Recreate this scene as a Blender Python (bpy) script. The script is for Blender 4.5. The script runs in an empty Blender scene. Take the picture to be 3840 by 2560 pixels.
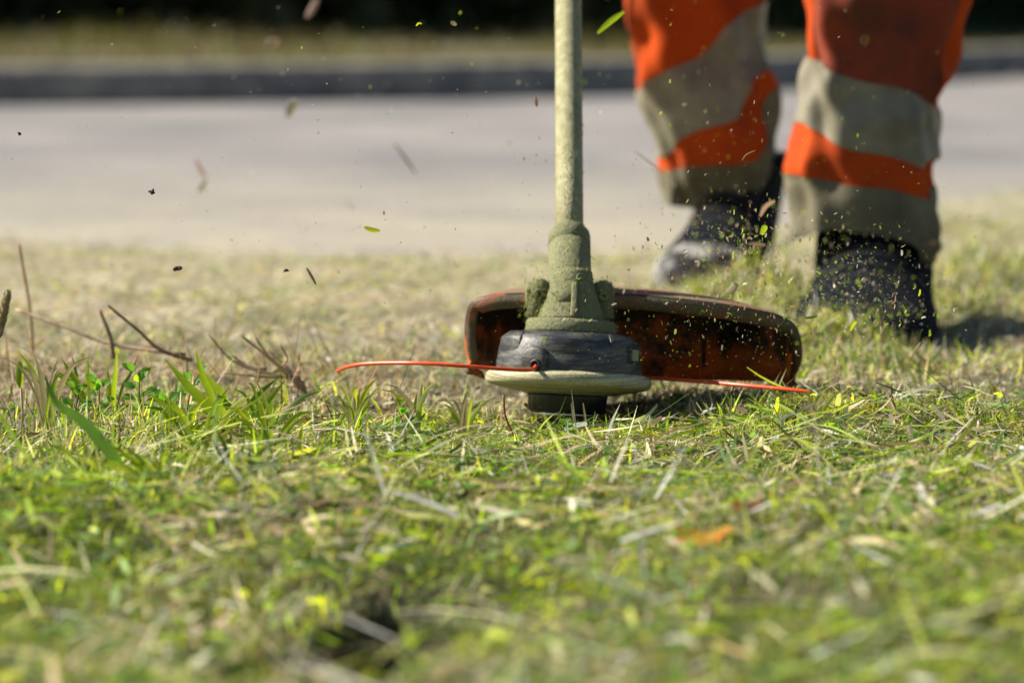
import bpy, bmesh, math, random
import numpy as np
from mathutils import Vector, Matrix
random.seed(7)
rng = np.random.default_rng(11)
SC = bpy.context.scene
COL = SC.collection

# ------------------------------------------------------------------ camera
CAMH, PITCH, FPX = 0.35, math.atan(1307 / 12800), 12800.0
cam = bpy.data.cameras.new('camera')
cam.lens = 120.0
cam.sensor_width = 36.0
cam.clip_start = 0.05
cam.clip_end = 1500
cam.dof.use_dof = True
cam.dof.focus_distance = 2.66
cam.dof.aperture_fstop = 5.2
cam.dof.aperture_blades = 9
co = bpy.data.objects.new('camera', cam)
COL.objects.link(co)
co.location = (0, 0, CAMH)
co.rotation_euler = (math.pi / 2 - PITCH, 0, 0)
SC.camera = co

# ------------------------------------------------------------------ light
SUN_EL, SUN_BEHIND = math.radians(37), math.radians(11)
to_sun = Vector((-math.cos(SUN_BEHIND) * math.cos(SUN_EL), math.sin(SUN_BEHIND) * math.cos(SUN_EL), math.sin(SUN_EL)))
w = bpy.data.worlds.new('World')
SC.world = w
w.use_nodes = True
wn = w.node_tree
sky = wn.nodes.new('ShaderNodeTexSky')
sky.sky_type = 'NISHITA'
sky.sun_disc = False
sky.sun_elevation = SUN_EL
sky.sun_rotation = math.radians(-79)
wn.links.new(sky.outputs[0], wn.nodes['Background'].inputs[0])
wn.nodes['Background'].inputs[1].default_value = 0.05
sl = bpy.data.lights.new('sun', 'SUN')
sl.energy = 5.0
sl.angle = math.radians(0.5)
sl.color = (1.0, 0.91, 0.76)
so = bpy.data.objects.new('sun', sl)
COL.objects.link(so)
so.rotation_euler = to_sun.to_track_quat('Z', 'Y').to_euler()
so.location = (-5, 4, 6)
SC.view_settings.view_transform = 'Standard'
SC.view_settings.look = 'None'
SC.view_settings.gamma = 1
SC.view_settings.exposure = 0.88
SC.view_settings.use_curve_mapping = False
SC.cycles.use_denoising = True
SC.cycles.max_bounces = 8
SC.cycles.transparent_max_bounces = 8

# ------------------------------------------------------------------ helpers
def P(px, py, Y):
    """the place, Y metres in front of the camera's foot, that a sight line through the full-size photograph meets"""
    f = Vector((0, math.cos(PITCH), -math.sin(PITCH)))
    u = Vector((0, math.sin(PITCH), math.cos(PITCH)))
    d = f + Vector((1, 0, 0)) * ((px - 1920) / FPX) + u * ((1280 - py) / FPX)
    return Vector((0, 0, CAMH)) + d * (Y / d.y)

def G(px, py, z=0.0):
    a = P(px, py, 1.0) - Vector((0, 0, CAMH))
    return Vector((0, 0, CAMH)) + a * ((z - CAMH) / a.z)

def wloc(o):
    v = Vector((0, 0, 0))
    while o is not None:
        v += o.location
        o = o.parent
    return v

def tag(o, label=None, cat=None, group=None, kind=None):
    if label: o['label'] = label
    if cat: o['category'] = cat
    if group: o['group'] = group
    if kind: o['kind'] = kind
    return o

def thing(name, loc, label, cat, group=None):
    o = bpy.data.objects.new(name, None)
    COL.objects.link(o)
    o.location = loc
    o.empty_display_size = .02
    return tag(o, label, cat, group)

def mk(name, verts, faces, mat, parent=None, smooth=True, origin=None):
    """verts in world metres; becomes one mesh object under parent"""
    off = wloc(parent) if parent is not None else (Vector(origin) if origin is not None else Vector((0, 0, 0)))
    me = bpy.data.meshes.new(name)
    me.from_pydata([tuple(Vector(v) - off) for v in verts], [], faces)
    me.update()
    bm = bmesh.new(); bm.from_mesh(me)
    bmesh.ops.recalc_face_normals(bm, faces=bm.faces)
    bm.to_mesh(me); bm.free()
    if smooth: me.polygons.foreach_set('use_smooth', [True] * len(me.polygons))
    me.materials.append(mat)
    o = bpy.data.objects.new(name, me)
    COL.objects.link(o)
    if parent is not None: o.parent = parent
    elif origin is not None: o.location = off
    return o

def mk_np(name, V, F, mat, cols=None, parent=None, smooth=False):
    """V (n,3), F (m,k) arrays"""
    if parent is not None:
        V = V - np.array(wloc(parent))
    me = bpy.data.meshes.new(name)
    k = F.shape[1]
    me.vertices.add(len(V)); me.vertices.foreach_set('co', np.ascontiguousarray(V, dtype=np.float32).ravel())
    me.loops.add(F.size); me.loops.foreach_set('vertex_index', np.ascontiguousarray(F, dtype=np.int32).ravel())
    me.polygons.add(len(F)); me.polygons.foreach_set('loop_start', np.arange(0, F.size, k, dtype=np.int32))
    if smooth: me.polygons.foreach_set('use_smooth', np.ones(len(F), dtype=bool))
    me.update(calc_edges=True)
    if cols is not None:
        a = me.color_attributes.new('tint', 'FLOAT_COLOR', 'POINT')
        c = np.ones((len(V), 4), dtype=np.float32); c[:, :3] = cols
        a.data.foreach_set('color', c.ravel())
    me.materials.append(mat)
    o = bpy.data.objects.new(name, me)
    COL.objects.link(o)
    if parent is not None: o.parent = parent
    return o

def grid_faces(nu, nv, wrap):
    f = []
    for j in range(nv - 1):
        for i in range(nu if wrap else nu - 1):
            a = j * nu + i; b = j * nu + (i + 1) % nu
            f.append((a, b, b + nu, a + nu))
    return f

def lathe(profile, M, n=64, rfun=None, cap=True):
    """profile [(r,z)], M 4x4 from local to world"""
    v = []
    for (r, z) in profile:
        for i in range(n):
            a = 2 * math.pi * i / n
            rr = r * (rfun(a, r, z) if rfun else 1)
            v.append(M @ Vector((rr * math.cos(a), rr * math.sin(a), z)))
    f = grid_faces(n, len(profile), True)
    if cap:
        f.append(tuple(range(n)))
        f.append(tuple((len(profile) - 1) * n + i for i in range(n)))
    return v, f

def tube(points, radii, n=10):
    v = []
    pts = [Vector(p) for p in points]
    prev = None
    for k, p in enumerate(pts):
        t = (pts[min(k + 1, len(pts) - 1)] - pts[max(k - 1, 0)]).normalized()
        if prev is None:
            s = t.cross(Vector((0.13, 0.2, 0.97)))
            if s.length < .1: s = t.cross(Vector((1, 0, 0)))
        else:
            s = prev - t * prev.dot(t)
        s.normalize(); prev = s
        q = t.cross(s)
        r = radii[k] if hasattr(radii, '__len__') else radii
        for i in range(n):
            a = 2 * math.pi * i / n
            v.append(p + (s * math.cos(a) + q * math.sin(a)) * r)
    f = grid_faces(n, len(pts), True)
    f.append(tuple(range(n)))
    f.append(tuple((len(pts) - 1) * n + i for i in range(n)))
    return v, f

def spline(pts, n):
    """Catmull-Rom through points"""
    P_ = [Vector(p) for p in pts]
    P_ = [P_[0] * 2 - P_[1]] + P_ + [P_[-1] * 2 - P_[-2]]
    out = []
    m = len(P_) - 3
    for k in range(n):
        t = k / (n - 1) * m
        i = min(int(t), m - 1); u = t - i
        a, b, c, d = P_[i:i + 4]
        out.append(0.5 * ((2 * b) + (c - a) * u + (2 * a - 5 * b + 4 * c - d) * u * u + (3 * b - a - 3 * c + d) * u ** 3))
    return out

def join(*parts):
    V, F = [], []
    for v, f in parts:
        o = len(V)
        V += list(v)
        F += [tuple(i + o for i in q) for q in f]
    return V, F

def box(M, x0, x1, y0, y1, z0, z1):
    v = [M @ Vector(p) for p in ((x0, y0, z0), (x1, y0, z0), (x1, y1, z0), (x0, y1, z0), (x0, y0, z1), (x1, y0, z1), (x1, y1, z1), (x0, y1, z1))]
    return v, [(0, 1, 2, 3), (4, 5, 6, 7), (0, 1, 5, 4), (1, 2, 6, 5), (2, 3, 7, 6), (3, 0, 4, 7)]

def bevel(o, wd, seg=2):
    m = o.modifiers.new('bevel', 'BEVEL'); m.width = wd; m.segments = seg; m.limit_method = 'ANGLE'
    m.angle_limit = math.radians(35)
    return o

# value noise (numpy) ------------------------------------------------
_L = rng.random((256, 256))
def vnoise(x, y, s):
    x = np.asarray(x, float) / s + 57.3; y = np.asarray(y, float) / s + 91.7
    xi = np.floor(x).astype(int); yi = np.floor(y).astype(int)
    u = x - xi; v = y - yi
    u = u * u * (3 - 2 * u); v = v * v * (3 - 2 * v)
    g = lambda a, b: _L[a % 256, b % 256]
    return (g(xi, yi) * (1 - u) + g(xi + 1, yi) * u) * (1 - v) + (g(xi, yi + 1) * (1 - u) + g(xi + 1, yi + 1) * u) * v

def edge_y(x):                 # where the near verge meets the road
    x = np.asarray(x, float)
    return 4.95 + np.clip(x - .25, 0, 3) * 2.2 + .10 * (vnoise(x, x * 0, .25) - .5) + .9 * (vnoise(x, x * 0 + 7, .7) - .5)
_KX = np.array([-300, -12, -2.8, -1.64, -.63, .37, 1.04, 1.98, 4, 8, 300.])
_KY = np.array([9.9, 10.0, 10.75, 10.95, 11.25, 11.85, 12.9, 14.4, 17.5, 21, 26.])
def kerb_y(x):
    x = np.asarray(x, float)
    return sum(np.interp(x + d, _KX, _KY) for d in (-.6, -.3, 0, .3, .6)) / 5

def sstep(a, b, x):
    t = np.clip((x - a) / (b - a), 0, 1)
    return t * t * (3 - 2 * t)

def hollow(x, y):             # a little pit with a sharp lip on its left and far side
    dx, dy = x + .185, y - 1.69
    s_ = (dx * .34 + dy * .94) / .31 + .05 * (vnoise(x, y, .02) - .5); q = dx * .94 - dy * .34 + .022 * (vnoise(x, y, .025) - .5)
    return sstep(-.003, .007, q) * (1 - sstep(.05, .13, q)) * sstep(-.05, .12, s_) * (1 - sstep(.85, 1.05, s_))

def terrain(x, y):
    x = np.asarray(x, float); y = np.asarray(y, float)
    near = (vnoise(x, y, .30) - .5) * .034 * sstep(3.2, 2.5, y) + .007 * np.exp(-((x + .22) / .14) ** 2 - ((y - 2.55) / .14) ** 2) + (vnoise(x, y, .09) - .5) * .019 + (vnoise(x, y, .03) - .5) * .008
    fade = np.exp(-((x - .05) / .12) ** 2 - ((y - 2.8) / .12) ** 2)     # flat under the spinning head
    near = near * (1 - .8 * fade) - .010 * fade
    near = near - .014 * np.exp(-((x - .33) / .2) ** 2 - ((y - 3.45) / .18) ** 2)
    near = near - .085 * hollow(x, y)
    ed = edge_y(x); kb = kerb_y(x)
    z = near * (1 - sstep(ed - .5, ed, y)) - .03 * sstep(ed - .08, ed + .02, y)
    back = .112 + (vnoise(x, y, 1.3) - .5) * .05 * sstep(kb + .3, kb + 2, y)
    k = sstep(kb + .05, kb + .13, y)
    return z * (1 - k) + back * k

# materials -------------------------------------------------------------
def mat_new(name):
    m = bpy.data.materials.new(name); m.use_nodes = True
    nt = m.node_tree
    return m, nt, nt.nodes['Principled BSDF']

def noise(nt, scale, detail=5, stretch=None, rough=.6, coords='Object'):
    tc = nt.nodes.new('ShaderNodeTexCoord')
    mp = nt.nodes.new('ShaderNodeMapping')
    if stretch: mp.inputs['Scale'].default_value = stretch
    nt.links.new(tc.outputs[coords], mp.inputs[0])
    n = nt.nodes.new('ShaderNodeTexNoise')
    n.inputs['Scale'].default_value = scale; n.inputs['Detail'].default_value = detail
    n.inputs['Roughness'].default_value = rough
    nt.links.new(mp.outputs[0], n.inputs['Vector'])
    return n.outputs['Fac']

def ramp(nt, fac, stops):
    r = nt.nodes.new('ShaderNodeValToRGB')
    e = r.color_ramp.elements
    while len(e) < len(stops): e.new(.5)
    for k, (p, c) in enumerate(stops):
        e[k].position = p; e[k].color = (*c, 1)
    nt.links.new(fac, r.inputs[0])
    return r.outputs[0]

def mixc(nt, fac, a, b):
    m = nt.nodes.new('ShaderNodeMix'); m.data_type = 'RGBA'
    for sock, val in ((m.inputs[0], fac), (m.inputs[6], a), (m.inputs[7], b)):
        if isinstance(val, (int, float)): sock.default_value = val
        elif isinstance(val, tuple): sock.default_value = (*val, 1)
        else: nt.links.new(val, sock)
    return m.outputs[2]

def bump(nt, bs, fac, strength, dist):
    b = nt.nodes.new('ShaderNodeBump'); b.inputs['Strength'].default_value = strength; b.inputs['Distance'].default_value = dist
    nt.links.new(fac, b.inputs['Height']); nt.links.new(b.outputs[0], bs.inputs['Normal'])

def two_tone(name, a, b, scale, lo=.4, hi=.6, rough=.7, bstr=.4, bdist=.001, bscale=None, stretch=None, metallic=0, spec=.5):
    m, nt, bs = mat_new(name)
    f = noise(nt, scale, 6, stretch)
    c = ramp(nt, f, [(lo, a), (hi, b)])
    nt.links.new(c, bs.inputs['Base Color'])
    bs.inputs['Roughness'].default_value = rough
    bs.inputs['Metallic'].default_value = metallic
    bs.inputs['Specular IOR Level'].default_value = spec
    if bstr: bump(nt, bs, noise(nt, bscale or scale * 4, 5, stretch), bstr, bdist)
    return m

def leaf_mat(name, base=None, trans=.55, rough=.5, spec=.35):
    """thin plant tissue: gloss on top of diffuse, light let through"""
    m, nt, bs = mat_new(name)
    out = nt.nodes['Material Output']
    if base is None:
        at = nt.nodes.new('ShaderNodeAttribute'); at.attribute_name = 'tint'
        c = at.outputs['Color']
    else:
        c = ramp(nt, noise(nt, 60, 4), [(.35, base), (.65, tuple(min(1, x * 1.35) for x in base))])
    nt.links.new(c, bs.inputs['Base Color'])
    bs.inputs['Roughness'].default_value = rough
    bs.inputs['Specular IOR Level'].default_value = spec
    tr = nt.nodes.new('ShaderNodeBsdfTranslucent')
    hs = nt.nodes.new('ShaderNodeMix'); hs.data_type = 'RGBA'; hs.blend_type = 'MULTIPLY'
    hs.inputs[0].default_value = 1; nt.links.new(c, hs.inputs[6])
    sc_ = nt.nodes.new('ShaderNodeSeparateColor'); nt.links.new(c, sc_.inputs[0])
    gt = nt.nodes.new('ShaderNodeMath'); gt.operation = 'GREATER_THAN'; nt.links.new(sc_.outputs[1], gt.inputs[0]); nt.links.new(sc_.outputs[0], gt.inputs[1])
    nt.links.new(mixc(nt, gt.outputs[0], (1.5, 1.42, 1.1), (2.2, 2.1, .7)), hs.inputs[7])      # green tissue lets yellow light through
    nt.links.new(hs.outputs[2], tr.inputs[0])
    mx = nt.nodes.new('ShaderNodeMixShader'); mx.inputs[0].default_value = trans
    nt.links.new(bs.outputs[0], mx.inputs[1]); nt.links.new(tr.outputs[0], mx.inputs[2])
    nt.links.new(mx.outputs[0], out.inputs['Surface'])
    return m

# ================================================================== SETTING
# ground: one sheet, fine near the camera, out to the horizon
def axis_vals(segs):
    out = []
    for a, b, st in segs:
        n = max(1, int(round((b - a) / st)))
        out += list(np.linspace(a, b, n, endpoint=False))
    out.append(segs[-1][1])
    return np.array(out)
gx = axis_vals([(-400, -40, 60), (-40, -6, 4), (-6, -1.2, .2), (-1.2, -.5, .04), (-.5, .6, .009), (.6, 1.2, .04), (1.2, 6, .2), (6, 40, 4), (40, 400, 60)])
gy = axis_vals([(-300, -10, 60), (-10, 0, 2), (0, 1.4, .1), (1.4, 3.2, .010), (3.2, 6, .04), (6, 20, .15), (20, 40, 2), (40, 700, 60)])
X, Y = np.meshgrid(gx, gy)
Z = terrain(X, Y)
V = np.stack([X.ravel(), Y.ravel(), Z.ravel()], 1)
nu, nv = len(gx), len(gy)
ii, jj = np.meshgrid(np.arange(nu - 1), np.arange(nv - 1))
a0 = (jj * nu + ii).ravel()
F = np.stack([a0, a0 + 1, a0 + 1 + nu, a0 + nu], 1)
m, nt, bs = mat_new('soil_and_thatch')
c1 = ramp(nt, noise(nt, 140, 8), [(.3, (.02, .017, .009)), (.5, (.06, .052, .026)), (.68, (.20, .18, .10))])
c2 = ramp(nt, noise(nt, 55, 6), [(.35, (.03, .04, .012)), (.65, (.12, .11, .06))])
c = mixc(nt, ramp(nt, noise(nt, 9, 4), [(.35, (.2, .2, .2)), (.65, (.8, .8, .8))]), c1, c2)
tc = nt.nodes.new('ShaderNodeTexCoord'); sx = nt.nodes.new('ShaderNodeSeparateXYZ'); nt.links.new(tc.outputs['Object'], sx.inputs[0])
mr = nt.nodes.new('ShaderNodeMapRange'); mr.inputs[1].default_value = 2.85; mr.inputs[2].default_value = 3.8; nt.links.new(sx.outputs[1], mr.inputs[0])
mr2 = nt.nodes.new('ShaderNodeMapRange'); mr2.inputs[1].default_value = 8; mr2.inputs[2].default_value = 9; mr2.inputs[3].default_value = 1; mr2.inputs[4].default_value = .3; nt.links.new(sx.outputs[1], mr2.inputs[0])
mu = nt.nodes.new('ShaderNodeMath'); mu.operation = 'MULTIPLY'; nt.links.new(mr.outputs[0], mu.inputs[0]); nt.links.new(mr2.outputs[0], mu.inputs[1])
sand = ramp(nt, noise(nt, 120, 7), [(.3, (.20, .175, .11)), (.5, (.40, .36, .25)), (.7, (.58, .53, .40))])
sand = mixc(nt, ramp(nt, noise(nt, 5, 6), [(.45, (0, 0, 0)), (.62, (.8, .8, .8))]), sand, ramp(nt, noise(nt, 150, 6), [(.35, (.13, .15, .05)), (.65, (.32, .34, .16))]))
c = mixc(nt, mu.outputs[0], c, sand)
nt.links.new(c, bs.inputs['Base Color']); bs.inputs['Roughness'].default_value = .9
bump(nt, bs, noise(nt, 260, 6), .8, .004)
tag(mk_np('ground', V, F, m, smooth=True), 'soil and thatch of the mown verge and the bank beyond the road', kind='structure')

# road
rx = axis_vals([(-60, -6, 3), (-6, 8, .1), (8, 60, 3)])
rv = []
NR = 50
for x in rx:
    a_, b_ = float(edge_y(x)) - .12, float(kerb_y(x)) + .03
    for k in range(NR):
        t = (k / (NR - 1)) ** 1.3
        yy = a_ + (b_ - a_) * t
        cam_ = .03 * math.sin(math.pi * t) * 0.4
        rv.append((x, yy, -.011 + cam_ + .004 * (float(vnoise(x, yy, .7)) - .5)))
m, nt, bs = mat_new('worn_pale_asphalt')
agg = ramp(nt, noise(nt, 180, 8), [(.3, (.14, .134, .131)), (.5, (.285, .273, .27)), (.7, (.45, .43, .425))])
pat = ramp(nt, noise(nt, 1.6, 7, (1, .5, 1)), [(.35, (.66, .68, .71)), (.65, (1.1, 1.07, 1.06))])
mm = nt.nodes.new('ShaderNodeMix'); mm.data_type = 'RGBA'; mm.blend_type = 'MULTIPLY'; mm.inputs[0].default_value = 1
nt.links.new(agg, mm.inputs[6]); nt.links.new(pat, mm.inputs[7])
tc = nt.nodes.new('ShaderNodeTexCoord'); sx = nt.nodes.new('ShaderNodeSeparateXYZ'); nt.links.new(tc.outputs['Object'], sx.inputs[0])
mr = nt.nodes.new('ShaderNodeMapRange'); mr.inputs[1].default_value = 7.2; mr.inputs[2].default_value = 5.0; nt.links.new(sx.outputs[1], mr.inputs[0])
mu = nt.nodes.new('ShaderNodeMath'); mu.operation = 'MULTIPLY'; nt.links.new(mr.outputs[0], mu.inputs[0]); nt.links.new(ramp(nt, noise(nt, 3, 6), [(.3, (.3, .3, .3)), (.6, (1, 1, 1))]), mu.inputs[1])
grit = ramp(nt, noise(nt, 90, 7), [(.3, (.30, .27, .20)), (.7, (.52, .48, .38))])
nt.links.new(mixc(nt, mu.outputs[0], mm.outputs[2], grit), bs.inputs['Base Color']); bs.inputs['Roughness'].default_value = .75
bump(nt, bs, noise(nt, 220, 6), .6, .003)
tag(mk('road', rv, grid_faces(NR, len(rx), False), m), 'pale grey asphalt road behind the verge', kind='structure')

# kerb along the far side
kx = axis_vals([(-60, -6, 3), (-6, 8, .15), (8, 60, 3)])
prof = [(0.0, -.06), (0.0, .085), (.012, .106), (.03, .114), (.125, .118), (.14, -.05)]
kv = []
for i, x in enumerate(kx):
    y = float(kerb_y(x)); sl_ = (float(kerb_y(x + .05)) - float(kerb_y(x - .05))) / .1
    n_ = Vector((-sl_, 1, 0)).normalized()
    for (d, z) in prof:
        kv.append((x + n_.x * d, y + n_.y * d, z))
kerb_m = two_tone('kerb_concrete', (.13, .125, .12), (.25, .235, .20), 9, rough=.85, bstr=.5, bdist=.003, bscale=60)
tag(mk('kerb', kv, grid_faces(len(prof), len(kx), False), kerb_m), 'grey concrete kerb along the far side of the road', kind='structure')

# ------------------------------------------------------------------ blades
def blades(base, heading, L, W, lean, curl, cols, tipw=.12, segs=3, lift=None):
    """vectorised ribbons: base (n,3); heading = azimuth the blade falls towards; lean = start angle from vertical; curl = added angle"""
    n = len(base)
    k = segs + 1
    t = np.linspace(0, 1, k)
    ang = lean[:, None] + curl[:, None] * t[None, :]
    step = (L / segs)[:, None]
    dh = np.sin(ang) * step; dz = np.cos(ang) * step
    h = np.concatenate([np.zeros((n, 1)), np.cumsum(dh[:, 1:], 1)], 1)
    z = np.concatenate([np.zeros((n, 1)), np.cumsum(dz[:, 1:], 1)], 1)
    cx, sx = np.cos(heading)[:, None], np.sin(heading)[:, None]
    ctr = np.stack([base[:, 0:1] + h * cx, base[:, 1:2] + h * sx, base[:, 2:3] + z], 2)
    tw = rng.uniform(-.9, .9, n)[:, None] + rng.uniform(-.8, .8, n)[:, None] * t
    side = np.stack([-sx * np.cos(tw) + 0 * h, cx * np.cos(tw) + 0 * h, np.sin(tw) + 0 * h], 2)
    wprof = np.interp(t, [0, .35, .8, 1], [.7, 1, .6, tipw])
    hw = (W / 2)[:, None, None] * wprof[None, :, None]
    Vv = np.stack([ctr - side * hw, ctr + side * hw], 2).reshape(n * k * 2, 3)
    b = (np.arange(n) * k * 2)[:, None] + (np.arange(segs) * 2)[None, :]
    b = b.ravel()
    Ff = np.stack([b, b + 1, b + 3, b + 2], 1)
    C = np.repeat(cols, k * 2, 0)
    return Vv, Ff, C

GREEN = np.array([(.10, .175, .020), (.15, .22, .022), (.22, .265, .03), (.045, .095, .025), (.25, .27, .06), (.09, .14, .05)])
STRAW = np.array([(.38, .33, .21), (.46, .40, .28), (.32, .25, .16), (.54, .50, .40), (.22, .16, .10), (.33, .32, .18)])
def pick_cols(n, pstraw):
    g = GREEN[rng.integers(0, len(GREEN), n)]
    s = STRAW[rng.integers(0, len(STRAW), n)]
    m_ = (rng.random(n) < pstraw)[:, None]
    c = np.where(m_, s, g)
    return np.clip(c * rng.uniform(.30, 1.55, (n, 1)) ** 1.25 * 1.5, 0, .66)

def scatter(n, x0, x1, y0, y1, densfun):
    px = rng.uniform(x0, x1, n); py = rng.uniform(y0, y1, n)
    k = rng.random(n) < densfun(px, py)
    return px[k], py[k]

def in_frame(x, y, pad=.05):
    return (np.abs(x) < y * .15 + pad)

def lushness(x, y):            # greener towards the camera and at the left, straw behind the cutter
    g = sstep(2.92, 2.68, y) + .25 * (vnoise(x, y, .11) - .5)
    g = np.maximum(g, .8 * np.exp(-((y - 5.3) / .8) ** 2) * (x > .55))
    return np.clip(g, 0, 1)
leaf_col = leaf_mat('grass_blade')
strawy = leaf_mat('dry_blade', trans=.35, rough=.5, spec=.3)

VV, FF, CC = [], [], []
def push(v, f, c):
    o = sum(len(q) for q in VV)
    VV.append(v); FF.append(f + o); CC.append(c)

def near_head(x, y):           # trodden flat patch where the cutter head sits, and the bare pit
    return .62 * np.clip(1.3 * hollow(x, y), 0, 1) + np.exp(-(((x - .046) / .075) ** 2 + ((y - 2.80) / .085) ** 2))
# standing mown grass, near
x_, y_ = scatter(150000, -1.1, 1.1, 1.35, 3.25, lambda x, y: np.where(in_frame(x, y), 1.0, .22) * (.35 + .65 * (vnoise(x, y, .05) > .42)) * (1 - np.clip(.9 * near_head(x, y), 0, 1)))
n = len(x_); lu = lushness(x_, y_)
hgt = (.010 + .016 * rng.random(n) ** 1.5) * (.75 + .7 * vnoise(x_, y_, .07)) * (.55 + .45 * lu)
v = blades(np.stack([x_, y_, terrain(x_, y_) - .002], 1), rng.uniform(0, 6.283, n), hgt, rng.uniform(.0008, .0022, n),
           rng.uniform(0, .75, n), rng.uniform(0, .9, n), pick_cols(n, np.clip(.30 + .65 * (1 - lu) + .6 * (vnoise(x_, y_, .12) - .5), .05, 1)), tipw=.3)
push(*v)
# longer left-over blades
x_, y_ = scatter(9000, -1.0, 1.0, 1.4, 3.3, lambda x, y: np.where(in_frame(x, y), 1.0, .3) * (vnoise(x, y, .12) > .5) * (1 - near_head(x, y)))
n = len(x_)
v = blades(np.stack([x_, y_, terrain(x_, y_)], 1), rng.uniform(0, 6.283, n), rng.uniform(.018, .042, n), rng.uniform(.0014, .0030, n),
           rng.uniform(.1, .9, n), rng.uniform(.2, 1.3, n), pick_cols(n, .2), tipw=.08, segs=4 - 1)
push(*v)
# upright stubs and slender blades along the uncut line, thickest at the left
x_, y_ = scatter(26000, -.6, .6, 2.36, 2.84, lambda x, y: (.15 + .85 * sstep(-.05, -.25, x)) * (vnoise(x, y, .035) > .55) * (1 - np.clip(near_head(x, y), 0, 1)))
n = len(x_)
v = blades(np.stack([x_, y_, terrain(x_, y_)], 1), rng.uniform(0, 6.283, n), rng.uniform(.014, .030, n) * (1 + .6 * sstep(-.05, -.25, x_)), rng.uniform(.0009, .0024, n),
           rng.uniform(0, 1.1, n), rng.uniform(-.3, 1.2, n), pick_cols(n, .42), tipw=.25)
push(*v)
# far part of the verge: sparser, thinner, drier
def verge_d(x, y):
    e = edge_y(x)
    return (y < e) * (1 - .93 * sstep(e - 1.5, e - .1, y)) * (.2 + .8 * (vnoise(x, y, .16) > .45)) * np.where(in_frame(x, y, .15), 1, .3)
x_, y_ = scatter(60000, -2.2, 2.6, 3.25, 8.5, verge_d)
n = len(x_); lu = np.clip(.42 + .5 * (x_ > .45) + 1.5 * (vnoise(x_, y_, .3) - .5), 0, 1)
tall = np.where(x_ > .5, 1.8, 1.0) * (.6 + .8 * vnoise(x_, y_, .25))
v = blades(np.stack([x_, y_, terrain(x_, y_) - .002], 1), rng.uniform(0, 6.283, n), rng.uniform(.006, .019, n) * tall, rng.uniform(.0014, .0034, n),
           rng.uniform(0, .9, n), rng.uniform(0, .9, n), pick_cols(n, np.clip(1.05 - .75 * lu, 0, 1)) * .95, tipw=.3)
push(*v)
tag(mk_np('grass', np.concatenate(VV), np.concatenate(FF), leaf_col, np.concatenate(CC)), 'short mown grass standing on the verge, green near and straw coloured behind', 'grass', kind='stuff')

# cut clippings lying on the grass
VV, FF, CC = [], [], []
def clip_batch(N, x0, x1, y0, y1, dens, L0, L1, W0, W1, ps, z0=.002, z1=.016, boost=1.0, tipw=.35):
    x_, y_ = scatter(N, x0, x1, y0, y1, dens)
    n = len(x_)
    ps = np.clip(ps + .9 * (vnoise(x_, y_, .13) - .5), 0, 1)
    cols = pick_cols(n, ps) * boost
    zz = terrain(x_, y_) + rng.uniform(z0, z1, n)
    # nearly flat, arched ribbons
    v = blades(np.stack([x_, y_, zz], 1), rng.uniform(0, 6.283, n), rng.uniform(L0, L1, n) * rng.uniform(.5, 1, n), rng.uniform(W0, W1, n),
               rng.uniform(1.0, 1.65, n), rng.uniform(-.3, .75, n), cols, tipw=tipw)
    push(*v)
fr = lambda x, y: np.where(in_frame(x, y), 1.0, .2) * (1 - near_head(x, y))
clip_batch(85000, -1.1, 1.1, 1.35, 2.85, lambda x, y: fr(x, y) * (.5 + .5 * (vnoise(x, y, .08) > .4)), .008, .03, .0007, .0018, .45, .001, .014)
clip_batch(9000, -1.1, 1.1, 1.35, 2.8, lambda x, y: fr(x, y) * (vnoise(x, y, .1) > .45), .025, .06, .0010, .0030, .42, .008, .018, 1.1)
clip_batch(5200, -1.0, 1.0, 1.35, 2.75, fr, .012, .035, .003, .0055, .40, .010, .020, 1.15, .5)
clip_batch(2200, -1.0, 1.0, 1.35, 2.6, fr, .03, .075, .0018, .0042, .4, .012, .026, 1.1, .12)
clip_batch(5500, -1.0, 1.0, 1.35, 2.60, fr, .045, .10, .0009, .0020, .45, .010, .026, 1.1, .15)
clip_batch(700, -1.0, 1.0, 1.35, 2.5, fr, .015, .03, .004, .008, .1, .010, .022, 1.1, .4)
clip_batch(90000, -1.6, 1.8, 2.75, 5.2, lambda x, y: np.where(in_frame(x, y, .15), 1.0, .2) * (1 - near_head(x, y)) * (1 - .9 * sstep(edge_y(x) - .6, edge_y(x) + .4, y)), .006, .028, .0008, .0024, .95, .000, .010)
clip_batch(16000, -1.6, 1.8, 4.5, 7.5, lambda x, y: np.exp(-np.clip(y - edge_y(x), 0, 9) * 1.0), .01, .03, .0015, .004, .75, -.008, .002)
tag(mk_np('clippings', np.concatenate(VV), np.concatenate(FF), strawy, np.concatenate(CC)), 'cut green and straw clippings strewn flat over the mown grass', 'clippings', kind='stuff')

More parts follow.
